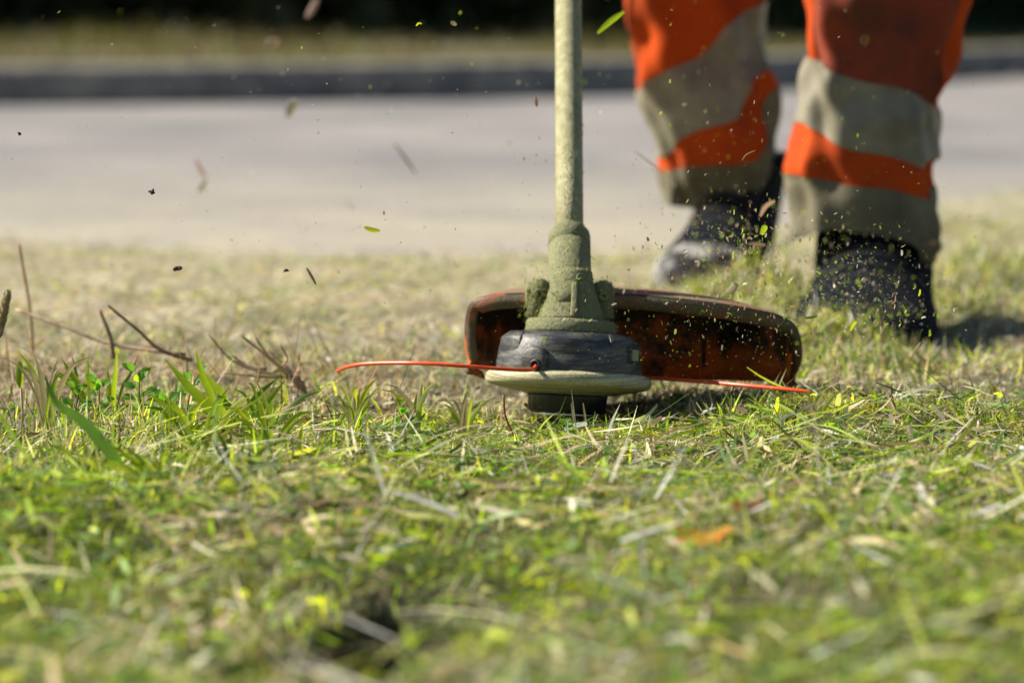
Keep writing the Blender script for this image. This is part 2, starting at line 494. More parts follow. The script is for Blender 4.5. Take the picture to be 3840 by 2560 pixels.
# round leaves of clover between the blades
VV, FF, CC = [], [], []
def disks(ctr, R, nrm_tilt, cols, k=7, elong=None):
    n = len(ctr)
    az = rng.uniform(0, 6.283, n); tl = nrm_tilt
    nrm = np.stack([np.sin(tl) * np.cos(az), np.sin(tl) * np.sin(az), np.cos(tl)], 1)
    u = np.cross(nrm, np.array([0.3, .8, .1])); u /= np.linalg.norm(u, axis=1)[:, None]
    w_ = np.cross(nrm, u)
    rot = rng.uniform(0, 6.283, n)
    u2 = u * np.cos(rot)[:, None] + w_ * np.sin(rot)[:, None]; w2 = np.cross(nrm, u2)
    a = np.linspace(0, 2 * math.pi, k, endpoint=False)
    el = np.ones(n) if elong is None else elong
    ring = ctr[:, None, :] + R[:, None, None] * (u2[:, None, :] * np.cos(a)[None, :, None] * el[:, None, None] + w2[:, None, :] * np.sin(a)[None, :, None]) \
        + nrm[:, None, :] * (R[:, None, None] * .22 * np.cos(2 * a)[None, :, None])
    Vv = np.concatenate([ring, ctr[:, None, :] - nrm[:, None, :] * (R * .15)[:, None, None]], 1).reshape(n * (k + 1), 3)
    b = np.arange(n)[:, None] * (k + 1)
    i = np.arange(k)[None, :]
    Ff = np.stack([(b + i).ravel(), (b + (i + 1) % k).ravel(), (b + k + 0 * i).ravel()], 1)
    return Vv, Ff, np.repeat(cols, k + 1, 0)
x_, y_ = scatter(9000, -1.0, 1.0, 1.4, 2.85, lambda x, y: np.where(in_frame(x, y), 1, .25) * (vnoise(x, y, .13) > .56) * (1 - near_head(x, y)))
n = len(x_)
zc = terrain(x_, y_) + rng.uniform(.006, .017, n)
for q in range(3):
    aa = rng.uniform(0, 6.28, n)
    c = np.stack([x_ + .0028 * np.cos(aa), y_ + .0028 * np.sin(aa), zc + rng.uniform(-.001, .001, n)], 1)
    push(*disks(c, rng.uniform(.0016, .0034, n), rng.uniform(0, .8, n), np.array([.07, .17, .025]) * rng.uniform(.7, 1.5, (n, 1))))
tag(mk_np('clover', np.concatenate(VV), np.concatenate(FF), leaf_col, np.concatenate(CC), smooth=True), 'small round clover leaves showing among the mown grass', 'clover', kind='stuff')

# yellow moss patches
VV, FF, CC = [], [], []
def moss_d(x, y):
    d = np.zeros_like(x)
    for (px, py, sx, sy, a_) in ((3010, 1590, .075, .035, 1), (3230, 1560, .03, .03, .7), (2200, 1650, .12, .025, .45), (2420, 1610, .05, .02, .6), (3800, 1640, .05, .03, .6), (1500, 1560, .08, .02, .5)):
        g_ = G(px, py)
        d = np.maximum(d, a_ * np.exp(-((x - g_.x) / sx) ** 2 - ((y - g_.y) / sy) ** 2))
    return d
x_, y_ = scatter(90000, -.3, .55, 2.35, 2.85, moss_d)
n = len(x_)
v = blades(np.stack([x_, y_, terrain(x_, y_) + .003], 1), rng.uniform(0, 6.283, n), rng.uniform(.004, .011, n), rng.uniform(.0008, .0016, n), rng.uniform(0, 1.0, n), rng.uniform(-.3, .6, n),
           np.array([.34, .36, .04]) * rng.uniform(.6, 1.3, (n, 1)) * np.array([1, 1, 1]), tipw=.4, segs=2)
tag(mk_np('moss', v[0], v[1], leaf_col, v[2]), 'low yellow green moss in sunlit pads on the verge beside the cutter head', 'moss', kind='stuff')

# ------------------------------------------------------------------ bank and hedge beyond the road
VV, FF, CC = [], [], []
x_, y_ = scatter(60000, -5, 8, 11, 18.2, lambda x, y: (y > kerb_y(x) + .16) * (y < kerb_y(x) + 6) * np.where(in_frame(x, y, .6), 1, .35) * (.45 + .55 * (vnoise(x, y, .5) > .4)))
n = len(x_)
mound = .55 + 1.6 * np.exp(-((x_ + 1.6) / .8) ** 2) * sstep(12.5, 15, y_) + 1.3 * np.exp(-((x_ - .6) / .7) ** 2) * sstep(13.5, 15, y_)
cc = np.where((rng.random(n) < .75)[:, None], STRAW[rng.integers(0, 3, n)] * np.array([.34, .32, .215]), np.array([.12, .15, .05])) * rng.uniform(.7, 1.2, (n, 1))
v = blades(np.stack([x_, y_, terrain(x_, y_)], 1), rng.uniform(0, 6.283, n), rng.uniform(.03, .08, n) * mound, rng.uniform(.004, .010, n), rng.uniform(0, .8, n), rng.uniform(0, 1, n), cc)
tag(mk_np('dry_grass', v[0], v[1], strawy, v[2]), 'dry tan grass covering the bank above the far kerb', 'dry grass', kind='stuff')

hedge = thing('hedge', (0, 18.2, float(terrain(0, 18.2))), 'dark green hedge closing the view beyond the dry grass bank', 'hedge')
n = 60000
hx_ = rng.uniform(-14, 18, n)
fr_ = np.minimum(kerb_y(hx_) + 4.3, 26) + .9 * vnoise(hx_, hx_ * 0 + 3, 1.4)
hz_ = rng.uniform(0, 1, n) ** 1.1 * 2.9
dep = np.abs(rng.normal(0, .35, n))
hy_ = fr_ + dep + .35 * vnoise(hx_, hz_, .6) + .10 * (hz_ - 1.4) ** 2
c = np.stack([hx_, hy_, terrain(hx_, hy_) + hz_ + .15 * (vnoise(hx_, hz_, .3) - .5)], 1)
c[:, 2] = np.maximum(c[:, 2], terrain(hx_, hy_) + .02)
hc = np.where((vnoise(hx_, hz_, 1.6) > .5)[:, None], np.array([.028, .06, .022]), np.array([.055, .062, .02])) * rng.uniform(.6, 1.5, (n, 1))
v = disks(c, rng.uniform(.035, .075, n), rng.uniform(.4, 1.6, n), hc, k=5, elong=rng.uniform(1, 1.6, n))
hleaf = leaf_mat('hedge_leaf', trans=.12, rough=.5)
o = mk_np('foliage', v[0], v[1], hleaf, v[2], parent=hedge)
bark = two_tone('bark', (.05, .035, .02), (.12, .09, .06), 30, rough=.9)
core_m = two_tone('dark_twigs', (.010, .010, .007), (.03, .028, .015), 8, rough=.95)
for k in range(26):
    x0 = -13 + k * 1.2 + random.uniform(-.3, .3); y0 = min(float(kerb_y(x0)) + 5.8, 27.5) + random.uniform(-.2, .3); z0 = float(terrain(x0, y0)) - .05
    mk('stem', *tube(spline([(x0, y0, z0), (x0 + random.uniform(-.1, .1), y0, z0 + 1), (x0 + random.uniform(-.3, .3), y0, z0 + 2.4)], 6), [.06, .05, .045, .035, .03, .015], 7), bark, hedge)
# dense dead inner twigs as a ragged mass
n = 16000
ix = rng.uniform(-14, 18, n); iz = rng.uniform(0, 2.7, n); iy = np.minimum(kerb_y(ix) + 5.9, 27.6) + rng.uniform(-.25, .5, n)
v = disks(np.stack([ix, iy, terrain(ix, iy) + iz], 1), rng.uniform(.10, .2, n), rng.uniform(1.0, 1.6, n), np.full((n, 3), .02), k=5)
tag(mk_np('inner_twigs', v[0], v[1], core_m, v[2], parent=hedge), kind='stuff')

# ================================================================== STRING TRIMMER
dust = (.21, .205, .095)
def dusty(name, under, cover_lo=.36, cover_hi=.56, scale=90, rough=.8, bd=.0009, d=dust, stretch=None, metallic=0):
    m, nt, bs = mat_new(name)
    f = noise(nt, scale, 8, stretch, .7)
    f2 = noise(nt, 900, 4)
    dc = ramp(nt, f2, [(.35, tuple(x * .62 for x in d)), (.65, tuple(min(1, x * 1.45) for x in d))])
    k = ramp(nt, f, [(cover_lo, (0, 0, 0)), (cover_hi, (1, 1, 1))])
    nt.links.new(mixc(nt, k, under, dc), bs.inputs['Base Color'])
    bs.inputs['Roughness'].default_value = rough
    bs.inputs['Metallic'].default_value = metallic
    add = nt.nodes.new('ShaderNodeMath'); add.operation = 'ADD'
    nt.links.new(f2, add.inputs[0]); nt.links.new(noise(nt, 260, 6), add.inputs[1])
    bump(nt, bs, add.outputs[0], .9, bd)
    return m
shaft_m = dusty('dusted_aluminium_tube', (.44, .42, .28), .28, .56, 130, rough=.45, metallic=.25, d=(.27, .26, .13), bd=.0012)
gear_m = dusty('dusted_cast_housing', (.12, .125, .10), .30, .44, 160, rough=.65, bd=.0018, d=(.20, .21, .095))
black_m = dusty('scuffed_black_nylon', (.030, .033, .042), .44, .80, 45, rough=.38, d=(.20, .20, .15), stretch=(1, 1, 6), bd=.0004)
brim_m = dusty('grass_stained_brim', (.13, .12, .06), .36, .54, 80, rough=.5, d=(.50, .48, .29), stretch=(.12, .12, 8), bd=.0005)
knob_m = dusty('dark_rubber_knob', (.015, .015, .018), .6, .9, 60, rough=.35, d=(.1, .1, .07), stretch=(.4, .4, 6), bd=.0003)
steel_m, nt, bs = mat_new('polished_steel')
bs.inputs['Base Color'].default_value = (.75, .76, .78, 1); bs.inputs['Metallic'].default_value = 1; bs.inputs['Roughness'].default_value = .22
bump(nt, bs, noise(nt, 400, 3), .2, .0003)
line_m, nt, bs = mat_new('orange_nylon_line')
nt.links.new(ramp(nt, noise(nt, 120, 3), [(.3, (.80, .075, .02)), (.7, (.90, .13, .035))]), bs.inputs['Base Color'])
bs.inputs['Roughness'].default_value = .3; bs.inputs['Subsurface Weight'].default_value = .3; bs.inputs['Subsurface Radius'].default_value = (.004, .001, .0005)
hole_m = two_tone('dark_hole', (.006, .005, .005), (.012, .01, .01), 50, bstr=0, rough=.9)
slot_m = two_tone('pale_green_insert', (.22, .26, .14), (.32, .36, .2), 60, rough=.6)

HX, HY = P(2124, 1560, 2.80).x, 2.80
HC = Vector((HX, HY, -.0008))
trimmer = thing('string_trimmer', HC, 'dusty string trimmer with bare tube shaft, black spool head and orange line', 'string trimmer')
MH = Matrix.Translation(HC) @ Matrix.Rotation(math.radians(-7.6), 4, 'X') @ Matrix.Rotation(math.radians(2.9), 4, 'Y')

def hexr(a, r, z):
    return 1 + .010 * math.cos(6 * a + .5) * (z > .055)
body = [(.040, .0365), (.0600, .0365), (.0606, .040), (.0598, .048), (.0580, .058), (.0565, .0625), (.0545, .0665), (.0505, .0698), (.045, .0712), (.030, .0718)]
sp = mk('spool_housing', *lathe(body, MH, 96, hexr), black_m, trimmer)
# raised moulded pads round the top chamfer of the housing
pv = []
for k in range(6):
    a = math.radians(-96 + 60 * k)
    vs = []
    for (r, z) in ((.0588, .0535), (.0576, .0655), (.0500, .0712)):
        for q in range(7):
            aa = a + math.radians(-20 + 40 * q / 6) * (1 if z < .066 else .82)
            vs.append(MH @ Vector((r * math.cos(aa), r * math.sin(aa), z)))
    for (r, z) in ((.0540, .0535), (.0530, .060), (.0470, .066)):
        for q in range(7):
            aa = a + math.radians(-20 + 40 * q / 6) * (1 if z < .066 else .82)
            vs.append(MH @ Vector((r * math.cos(aa), r * math.sin(aa), z)))
    f = [tuple(x for x in q) for q in grid_faces(7, 3, False)]
    f += [tuple(x + 21 for x in q) for q in grid_faces(7, 3, False)]
    rim = [0, 1, 2, 3, 4, 5, 6, 13, 20, 19, 18, 17, 16, 15, 14, 7]
    for i in range(len(rim)):
        p0, p1 = rim[i], rim[(i + 1) % len(rim)]
        f.append((p0, p1, p1 + 21, p0 + 21))
    pad = mk('moulded_pad', vs, f, black_m, sp); bevel(pad, .0008)
# brim: grooved saucer
bp = [(.052, .0398), (.0615, .0392), (.0662, .0378), (.0682, .0355), (.0689, .0325), (.0684, .0298), (.0668, .0279)]
for k in range(12):
    t = k / 11
    bp.append((.0655 - .0300 * t + (.0003 if k % 2 else -.0003), .0272 - .0062 * t ** .8))
bp.append((.020, .0190))
mk('brim_ring', *lathe(bp, MH, 96), brim_m, trimmer)
# bump knob, washer and wear plate
kn = [(.0335, .0205), (.0325, .0175), (.0322, .0075), (.0300, .0058), (.0290, .0050)]
mk('bump_knob', *lathe(kn, MH, 72, lambda a, r, z: 1 + .012 * math.cos(24 * a) * (z < .018)), knob_m, trimmer)
mk('wear_plate', *lathe([(.027, .0046), (.0272, .0044), (.0265, .0026), (.024, .0022)], MH, 64), steel_m, trimmer)

# eyelet bosses with holes
def frame_at(ang, r, z):
    c = MH @ Vector((r * math.cos(ang), r * math.sin(ang), z))
    R = MH.to_3x3()
    n_ = (R @ Vector((math.cos(ang), math.sin(ang), 0))).normalized()
    up = (R @ Vector((0, 0, 1))).normalized()
    tx = up.cross(n_).normalized()
    return c, n_, up, tx
for ang in (math.radians(-118), math.radians(62)):
    c, n_, up, tx = frame_at(ang, .057, .0475)
    out = []
    NA = 18
    shp = [(-.0112, -.0105), (-.0112, .002)] + [(-.0112 * math.cos(math.pi * i / 12), .002 + .0085 * math.sin(math.pi * i / 12)) for i in range(1, 12)] + [(.0112, .002), (.0112, -.0105)]
    vs = []
    for (dd, sc_) in ((-.010, 1.0), (.005, 1.0), (.0075, .93), (.0085, .76)):
        for (a_, b_) in shp:
            vs.append(c + n_ * dd + tx * a_ * sc_ + up * (b_ * sc_))
    m_ = len(shp)
    f = grid_faces(m_, 4, True) + [tuple(range(m_)), tuple(3 * m_ + i for i in range(m_))]
    e = mk('eyelet', vs, f, black_m, sp)
    hc_ = c + n_ * .0080 + tx * .0030 - up * .0055
    Mh = Matrix.Translation(hc_) @ n_.to_track_quat('Z', 'Y').to_matrix().to_4x4()
    ring = lathe([(.0030, .0), (.0030, .0024), (.0040, .0028), (.0052, .0018), (.0054, -.001)], Mh, 24, cap=False)
    mk('eyelet_ring', *ring, knob_m, sp)
    mk('eyelet_hole', *lathe([(.0031, -.001), (.0031, .0013)], Mh, 20), hole_m, sp)
# slot with pale insert at the right
c, n_, up, tx = frame_at(math.radians(-27), .0583, .0555)
Ms = Matrix((( tx.x, up.x, n_.x, c.x), (tx.y, up.y, n_.y, c.y), (tx.z, up.z, n_.z, c.z), (0, 0, 0, 1)))
o = mk('window_insert', *box(Ms, -.0075, .0075, -.0052, .0045, -.004, .0016), slot_m, sp, smooth=False); bevel(o, .0008)
fr_parts = [box(Ms, -.0092, .0092, .0047, .0062, -.004, .0026), box(Ms, -.0092, .0092, -.0068, -.0054, -.004, .0026),
            box(Ms, -.0092, -.0077, -.0054, .0047, -.004, .0026), box(Ms, .0077, .0092, -.0054, .0047, -.004, .0026)]
o = mk('window_surround', *join(*fr_parts), black_m, sp, smooth=False); bevel(o, .0004)

# orange lines
ex = frame_at(math.radians(-118), .057, .0475)
p0 = ex[0] + ex[1] * .007 + ex[3] * .0030 - ex[2] * .0055
pts = [p0, P(1990, 1386, 2.735), P(1880, 1383, 2.725), P(1715, 1370, 2.72), P(1568, 1361, 2.73), P(1400, 1362, 2.76), P(1310, 1373, 2.78), P(1262, 1392, 2.80)]
sp_ = spline(pts, 40)
mk('cutting_line', *tube(sp_, [.0016] * 36 + [.0016, .0014, .0012, .0009], 10), line_m, trimmer)
q0 = MH @ Vector((.055 * math.cos(math.radians(62)), .055 * math.sin(math.radians(62)), .043))
pts = [q0, P(2412, 1413, 2.83), P(2612, 1429, 2.80), P(2776, 1443, 2.765), P(2940, 1458, 2.74), P(3046, 1470, 2.73)]
mk('cutting_line', *tube(spline(pts, 34), [.0016] * 31 + [.0014, .0012, .0008], 10), line_m, trimmer)

# gear housing ------------------------------------------------------
mk('flange', *lathe([(.030, .0715), (.0372, .0715), (.0378, .0735), (.0372, .0800), (.0355, .0822), (.030, .0830), (.018, .0832)], MH, 72,
                    lambda a, r, z: 1 + .006 * math.sin(5 * a)), gear_m, trimmer)
# bell: sections from flange up and leaning back into the neck
shaft_dir = (P(2131, 0, 3.055) - P(2136, 1060, 2.822)).normalized()
S0 = P(2136, 1060, 2.822)
secs = []
axis = MH.to_3x3() @ Vector((0, 0, 1))
prof = [(.0285, .0830), (.0278, .0850), (.0262, .0885), (.0240, .0950), (.0218, .1020), (.0195, .1080), (.0172, .1135), (.0163, .1175), (.0158, .1215), (.0148, .1240), (.0125, .1254), (.0060, .1260)]
vs = []
NB = 56
for (r, z) in prof:
    for i in range(NB):
        a = 2 * math.pi * i / NB
        x, y = r * math.cos(a), r * math.sin(a)
        y = y * (1.0 if y < 0 else 1.15)
        vs.append(MH @ Vector((x, y + .10 * max(0, z - .09), z)))
gh = mk('gear_housing', vs, grid_faces(NB, len(prof), True) + [tuple(range(NB)), tuple((len(prof) - 1) * NB + i for i in range(NB))], gear_m, trimmer)
# front rib with softened top
rb = []
for (z, r, hw) in ((.0845, .0300, .0030), (.0900, .0284, .0029), (.0980, .0255, .0028), (.1060, .0228, .0027), (.1110, .0210, .0026), (.1132, .0196, .0022)):
    yb = .10 * max(0, z - .09)
    for (x, d) in ((-hw, -.004), (-hw * .8, .0016), (hw * .8, .0016), (hw, -.004)):
        rb.append(MH @ Vector((x + .0012, -(r + d) + yb, z)))
o = mk('housing_rib', rb, grid_faces(4, 6, True) + [(0, 1, 2, 3), (20, 21, 22, 23)], gear_m, gh); bevel(o, .0006)
# small raised boss and grease screw on the upper front
cb = MH @ Vector((.0052, -.0128, .1175)); nb = (MH.to_3x3() @ Vector((.25, -1, .25))).normalized()
Mb = Matrix.Translation(cb) @ nb.to_track_quat('Z', 'Y').to_matrix().to_4x4()
mk('grease_screw', *lathe([(.0034, -.004), (.0034, .0008), (.0026, .0013), (.001, .0012)], Mb, 20), steel_m if False else gear_m, gh)
# side lugs with bolts
for sx in (-1, 1):
    Ml = MH @ Matrix.Translation((-.0280 if sx < 0 else .0262, .010, .1005 if sx < 0 else .1015)) @ Matrix.Rotation(sx * math.radians(-9), 4, 'Y')
    hw = .0072 if sx < 0 else .0062
    vs = []
    shp = [(-hw, -.017), (hw, -.017), (hw, .009)] + [(hw * math.cos(math.pi * i / 8), .009 + .0062 * math.sin(math.pi * i / 8)) for i in range(1, 8)] + [(-hw, .009)]
    for (y, s_) in ((-.011, .86), (-.0095, 1), (.012, 1), (.0135, .9)):
        for (a_, b_) in shp: vs.append(Ml @ Vector((a_ * s_, y, b_ * s_)))
    m_ = len(shp)
    lg = mk('mounting_lug', vs, grid_faces(m_, 4, True) + [tuple(range(m_)), tuple(3 * m_ + i for i in range(m_))], gear_m, gh)
    Mbt = Ml @ Matrix.Translation((0, -.011, .002)) @ Matrix.Rotation(math.radians(90), 4, 'X')
    mk('bolt', *lathe([(.0048, -.002), (.0048, .003), (.0040, .0038), (.0018, .0036), (.0016, .0015)], Mbt, 6), gear_m, gh, smooth=False)

# clamp collar and shaft along the lean ---------------------------------
Q = shaft_dir.to_track_quat('Z', 'Y').to_matrix().to_4x4()
MS = Matrix.Translation(S0) @ Q
def t_at(py):                 # distance up the shaft that shows at height py
    best = 0; bd_ = 1e9
    for k in range(-200, 1200):
        t = k / 1000
        p = S0 + shaft_dir * t - Vector((0, 0, 0))
        rel = p - Vector((0, 0, CAMH))
        yc = rel.y * math.cos(PITCH) - rel.z * math.sin(PITCH); zc = rel.y * math.sin(PITCH) + rel.z * math.cos(PITCH)
        y = 1280 - FPX * zc / yc
        if abs(y - py) < bd_: bd_ = abs(y - py); best = t
    return best
tc, tt = t_at(1010), t_at(868)
cl = [(.0150, -.030), (.0166, -.020), (.0174, tc - .005), (.0172, tt - .0185), (.0166, tt - .0180), (.0166, tt - .0165), (.0172, tt - .0160), (.0171, tt - .007), (.0164, tt - .0030), (.0150, tt - .0006), (.0128, tt + .0004), (.0119, tt + .0006)]
cc_ = mk('clamp_collar', *lathe(cl, MS, 56, lambda a, r, z: 1 + .03 * (abs(math.cos(a)) > .93)), gear_m, trimmer)
# clamp seam ridge on the front of the collar, and its pinch bolt at the side
mk('clamp_seam', *join(box(MS, .0050, .0078, -.0190, -.0140, tc - .012, tt - .014)), gear_m, cc_, smooth=False)
Mp = MS @ Matrix.Translation((.0020, -.0168, tc + .004)) @ Matrix.Rotation(math.radians(90), 4, 'X')
mk('screw_hole', *lathe([(.0012, -.001), (.0012, .0006), (.0006, .0007)], Mp, 12), hole_m, cc_)
mk('shaft', *lathe([(.0118, tt - .03), (.0118, tt + .05), (.0118, .3), (.0118, .9), (.0118, 1.32), (.010, 1.325)], MS, 40), shaft_m, trimmer)

# guard -------------------------------------------------------------------
gm, nt, bs = mat_new('muddy_shaded_orange_plastic')
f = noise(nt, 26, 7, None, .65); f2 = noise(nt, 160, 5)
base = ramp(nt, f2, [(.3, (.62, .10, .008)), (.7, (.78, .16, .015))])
mud_shade = ramp(nt, f2, [(.3, (.012, .009, .006)), (.7, (.06, .04, .02))])
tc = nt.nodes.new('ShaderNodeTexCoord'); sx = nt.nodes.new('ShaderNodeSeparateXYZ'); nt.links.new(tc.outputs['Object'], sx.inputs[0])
mr = nt.nodes.new('ShaderNodeMapRange'); mr.inputs[1].default_value = .02; mr.inputs[2].default_value = .08; mr.inputs[3].default_value = -.06; mr.inputs[4].default_value = .16; nt.links.new(sx.outputs[2], mr.inputs[0])  # coverage rises with height: caked mud plus painted shade under the top plate
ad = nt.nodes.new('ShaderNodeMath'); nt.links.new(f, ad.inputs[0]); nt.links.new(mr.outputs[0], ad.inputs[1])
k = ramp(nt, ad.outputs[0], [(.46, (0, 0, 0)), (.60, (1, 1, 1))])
nt.links.new(mixc(nt, k, base, mud_shade), bs.inputs['Base Color'])
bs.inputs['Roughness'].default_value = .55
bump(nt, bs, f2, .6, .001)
gm_out = dusty('mud_coated_guard_lip', (.34, .07, .025), .22, .50, 45, d=(.11, .085, .042), rough=.7)
gtop = dusty('dust_coated_guard_top', (.45, .08, .03), .30, .55, 45, d=(.21, .17, .10), rough=.7)
# plan outline: front edge left->right, then back rim right->left
def gpt(px, py, Yd):
    return P(px, py, Yd)
front = [gpt(1800, 1398, 2.845), gpt(1762, 1368, 2.845), gpt(1744, 1300, 2.845), gpt(1744, 1200, 2.845), gpt(1765, 1135, 2.838), gpt(1830, 1108, 2.83), gpt(1920, 1099, 2.825), gpt(2020, 1098, 2.82), gpt(2135, 1098, 2.82), gpt(2260, 1098, 2.82), gpt(2400, 1104, 2.82),
         gpt(2550, 1119, 2.82), gpt(2700, 1137, 2.825), gpt(2830, 1159, 2.83), gpt(2930, 1185, 2.84), gpt(2988, 1225, 2.85), gpt(3010, 1300, 2.86), gpt(3004, 1370, 2.87), gpt(2975, 1418, 2.88), gpt(2930, 1436, 2.89)]
top_front = spline(front, 84)
nF = len(top_front)
rows = []
xl_, xr_ = min(p.x for p in top_front), max(p.x for p in top_front)
zc_ = P(2300, 1290, 2.84).z
for i, p in enumerate(top_front):
    tg = (top_front[min(i + 1, nF - 1)] - top_front[max(i - 1, 0)]).normalized()
    nin = tg.cross(Vector((0, 1, 0))).normalized()
    if nin.z > 0 and abs(tg.x) > .5: nin = -nin
    if abs(tg.x) <= .5 and nin.x * ((xl_ + xr_) / 2 - p.x) < 0: nin = -nin
    sx_ = (p.x - xl_) / (xr_ - xl_)
    depth = .018 + .140 * (1 - abs(2 * sx_ - 1) ** 3.0)
    lipd = .0128 * (1 if abs(tg.x) > .6 else .75) * min(1, .12 + i / 7, .12 + (nF - 1 - i) / 7)
    sidew = 1 - abs(tg.x)
    cen = Vector(((xl_ + xr_) / 2, p.y, zc_))
    inw = (cen - p); inw.y = 0; inw.normalize()
    zb = .011 + (.026 if sx_ < .5 else .011) * abs(2 * sx_ - 1) ** 3.0
    zt = p.z - .010
    zb = min(zb, zt - .001)
    xr = p.x + inw.x * .004
    row = [p + Vector((0, .0035, 0)) + nin * lipd, p + nin * lipd, p + Vector((0, -.0008, 0)) + nin * lipd * .5, p + Vector((0, .0004, 0)) + nin * .0016, p + Vector((0, .003, 0))]
    for t in (.25, .5, .75, .92):
        row.append(Vector((p.x + (xr - p.x) * t, p.y + .003 + depth * t, p.z + .004 * math.sin(math.pi * t) * (1 - sidew) - .010 * t)))
    for t in (0, .1, .4, .7, 1.0):
        row.append(Vector((xr, p.y + depth + .002 + .006 * t, zt + (zb - zt) * t)))
    for t in (1.0, .7, .4, .1):
        row.append(Vector((xr, p.y + depth - .0015 + .006 * t, zt + (zb - zt) * t)))
    for t in (.92, .75, .5, .25, .05):
        q_ = Vector((p.x + (xr - p.x) * t, p.y + .003 + depth * t, p.z + .004 * math.sin(math.pi * t) * (1 - sidew) - .010 * t))
        row.append(q_ + nin * .0030)
    rows.append(row)
m_ = len(rows[0])
gv = [v for row in rows for v in row]
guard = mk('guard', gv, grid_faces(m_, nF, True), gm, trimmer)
guard.data.materials.append(gm_out); guard.data.materials.append(gtop)
for p in guard.data.polygons:
    vi = [q % m_ for q in p.vertices]
    lo, hi = min(vi), max(vi)
    if hi <= 3: p.material_index = 1
    elif lo >= 4 and hi <= 12: p.material_index = 2
# stiffening ribs inside, from plate to skirt
for i_ in (52, 66):
    r = rows[i_]
    a_, b_ = r[15 - 0], r[18]
    x = b_.x
    vs = []
    for dx in (-.0016, .0016):
        vs += [Vector((x + dx, b_.y - .001, r[14].z + .002)), Vector((x + dx, b_.y - .001, b_.z)), Vector((x + dx, b_.y - .05, b_.z + .004)), Vector((x + dx, b_.y - .012, r[14].z + .004))]
    mk('stiffening_rib', vs, [(0, 1, 2, 3), (4, 5, 6, 7), (0, 1, 5, 4), (1, 2, 6, 5), (2, 3, 7, 6), (3, 0, 4, 7)], gm, guard, smooth=False)
# guard bracket to the gear housing
Mk = Matrix.Identity(4)
gz = P(2135, 1098, 2.83).z
o = mk('guard_bracket', *box(Mk, HX - .034, HX + .040, 2.815, 2.875, gz - .012, gz + .006), gear_m, trimmer, smooth=False); bevel(o, .003, 3)

# clippings stuck all over the housing, lugs, collar and shaft
VV, FF, CC = [], [], []
pts_ = []
def surf_pts(objname_obj, count, zmin=-1):
    me = objname_obj.data
    off = wloc(objname_obj)
    tri = []
    for p in me.polygons:
        if len(p.vertices) == 4:
            tri.append((p.area, p))
    ar = np.array([t[0] for t in tri]); ar /= ar.sum()
    idx = rng.choice(len(tri), count, p=ar)
    out = []
    for i in idx:
        p = tri[i][1]
        a_, b_, c_, d_ = [me.vertices[q].co for q in p.vertices]
        u, v_ = random.random(), random.random()
        q = (a_ * (1 - u) + b_ * u) * (1 - v_) + (d_ * (1 - u) + c_ * u) * v_
        out.append(tuple(q + off + p.normal * .0002))
    return out
for ch in list(gh.children): 
    if ch.name.startswith('mounting_lug'): pts_ += surf_pts(ch, 420)
pts_ += surf_pts(gh, 700); pts_ += surf_pts(cc_, 350)
for ch in trimmer.children:
    if ch.name == 'flange': pts_ += surf_pts(ch, 420)
    if ch.name == 'guard_bracket': pts_ += surf_pts(ch, 260)
lug_pts = [MH @ Vector((-.030 + random.gauss(0, .006), .0 + random.gauss(0, .006), .100 + random.gauss(0, .010))) for k in range(420)]
lug_pts += [MH @ Vector((.030 + random.gauss(0, .0035), .004 + random.gauss(0, .006), .100 + random.gauss(0, .008))) for k in range(260)]
pts_ += [tuple(q) for q in lug_pts]
for k in range(700):          # fuzz on the shaft
    t = random.uniform(tt, .5); a = random.uniform(0, 6.283)
    pts_.append(tuple(MS @ Vector((.0119 * math.cos(a), .0119 * math.sin(a), t))))
b_ = np.array(pts_); n = len(b_)
cols = np.array([(.30, .31, .13), (.22, .27, .08), (.40, .38, .22), (.17, .19, .08)])[rng.integers(0, 4, n)] * rng.uniform(.7, 1.2, (n, 1))
v = blades(b_, rng.uniform(0, 6.283, n), rng.uniform(.001, .0042, n), rng.uniform(.0003, .0009, n), rng.uniform(0, 3.0, n), rng.uniform(-1, 1, n), cols, tipw=.5, segs=2)
tag(mk_np('stuck_clippings', v[0], v[1], strawy, v[2], parent=trimmer), kind='stuff')

# ================================================================== PERSON
tro_m, nt, bs = mat_new('hi_vis_orange_cloth')
weave = noise(nt, 700, 3)
f = noise(nt, 9, 6); 
cl_ = ramp(nt, weave, [(.35, (.43, .050, .003)), (.65, (.53, .070, .004))])
dirt = ramp(nt, f, [(.47, (0, 0, 0)), (.66, (.75, .75, .75))])
nt.links.new(mixc(nt, dirt, cl_, (.20, .035, .012)), bs.inputs['Base Color'])
bs.inputs['Roughness'].default_value = .9; bs.inputs['Specular IOR Level'].default_value = .2
bump(nt, bs, weave, .4, .0006)
soiled_m = two_tone('soiled_orange_cloth', (.30, .040, .010), (.11, .026, .010), 14, .35, .62, rough=.9, bstr=.4, bscale=600)
tape_m = two_tone('soiled_reflective_tape', (.245, .225, .165), (.13, .12, .085), 22, .38, .66, rough=.5, bstr=.5, bdist=.0012, bscale=90)
hem_m = two_tone('dusty_grey_hem_cloth', (.17, .155, .10), (.09, .082, .05), 18, .35, .65, rough=.85, bstr=.5, bdist=.0015, bscale=80)
boot_m = two_tone('dark_navy_boot_leather', (.003, .006, .012), (.028, .027, .020), 22, .5, .85, rough=.9, spec=.12, bstr=.5, bdist=.0015, bscale=120)
toe_m = two_tone('scuffed_grey_toe_cap', (.003, .006, .010), (.03, .03, .02), 30, .45, .75, rough=.9, spec=.15, bstr=.4)
sole_m = two_tone('black_rubber_sole', (.015, .015, .015), (.04, .038, .032), 40, rough=.8)
lace_m = two_tone('dusty_laces', (.012, .014, .02), (.05, .048, .04), 60, rough=.9)
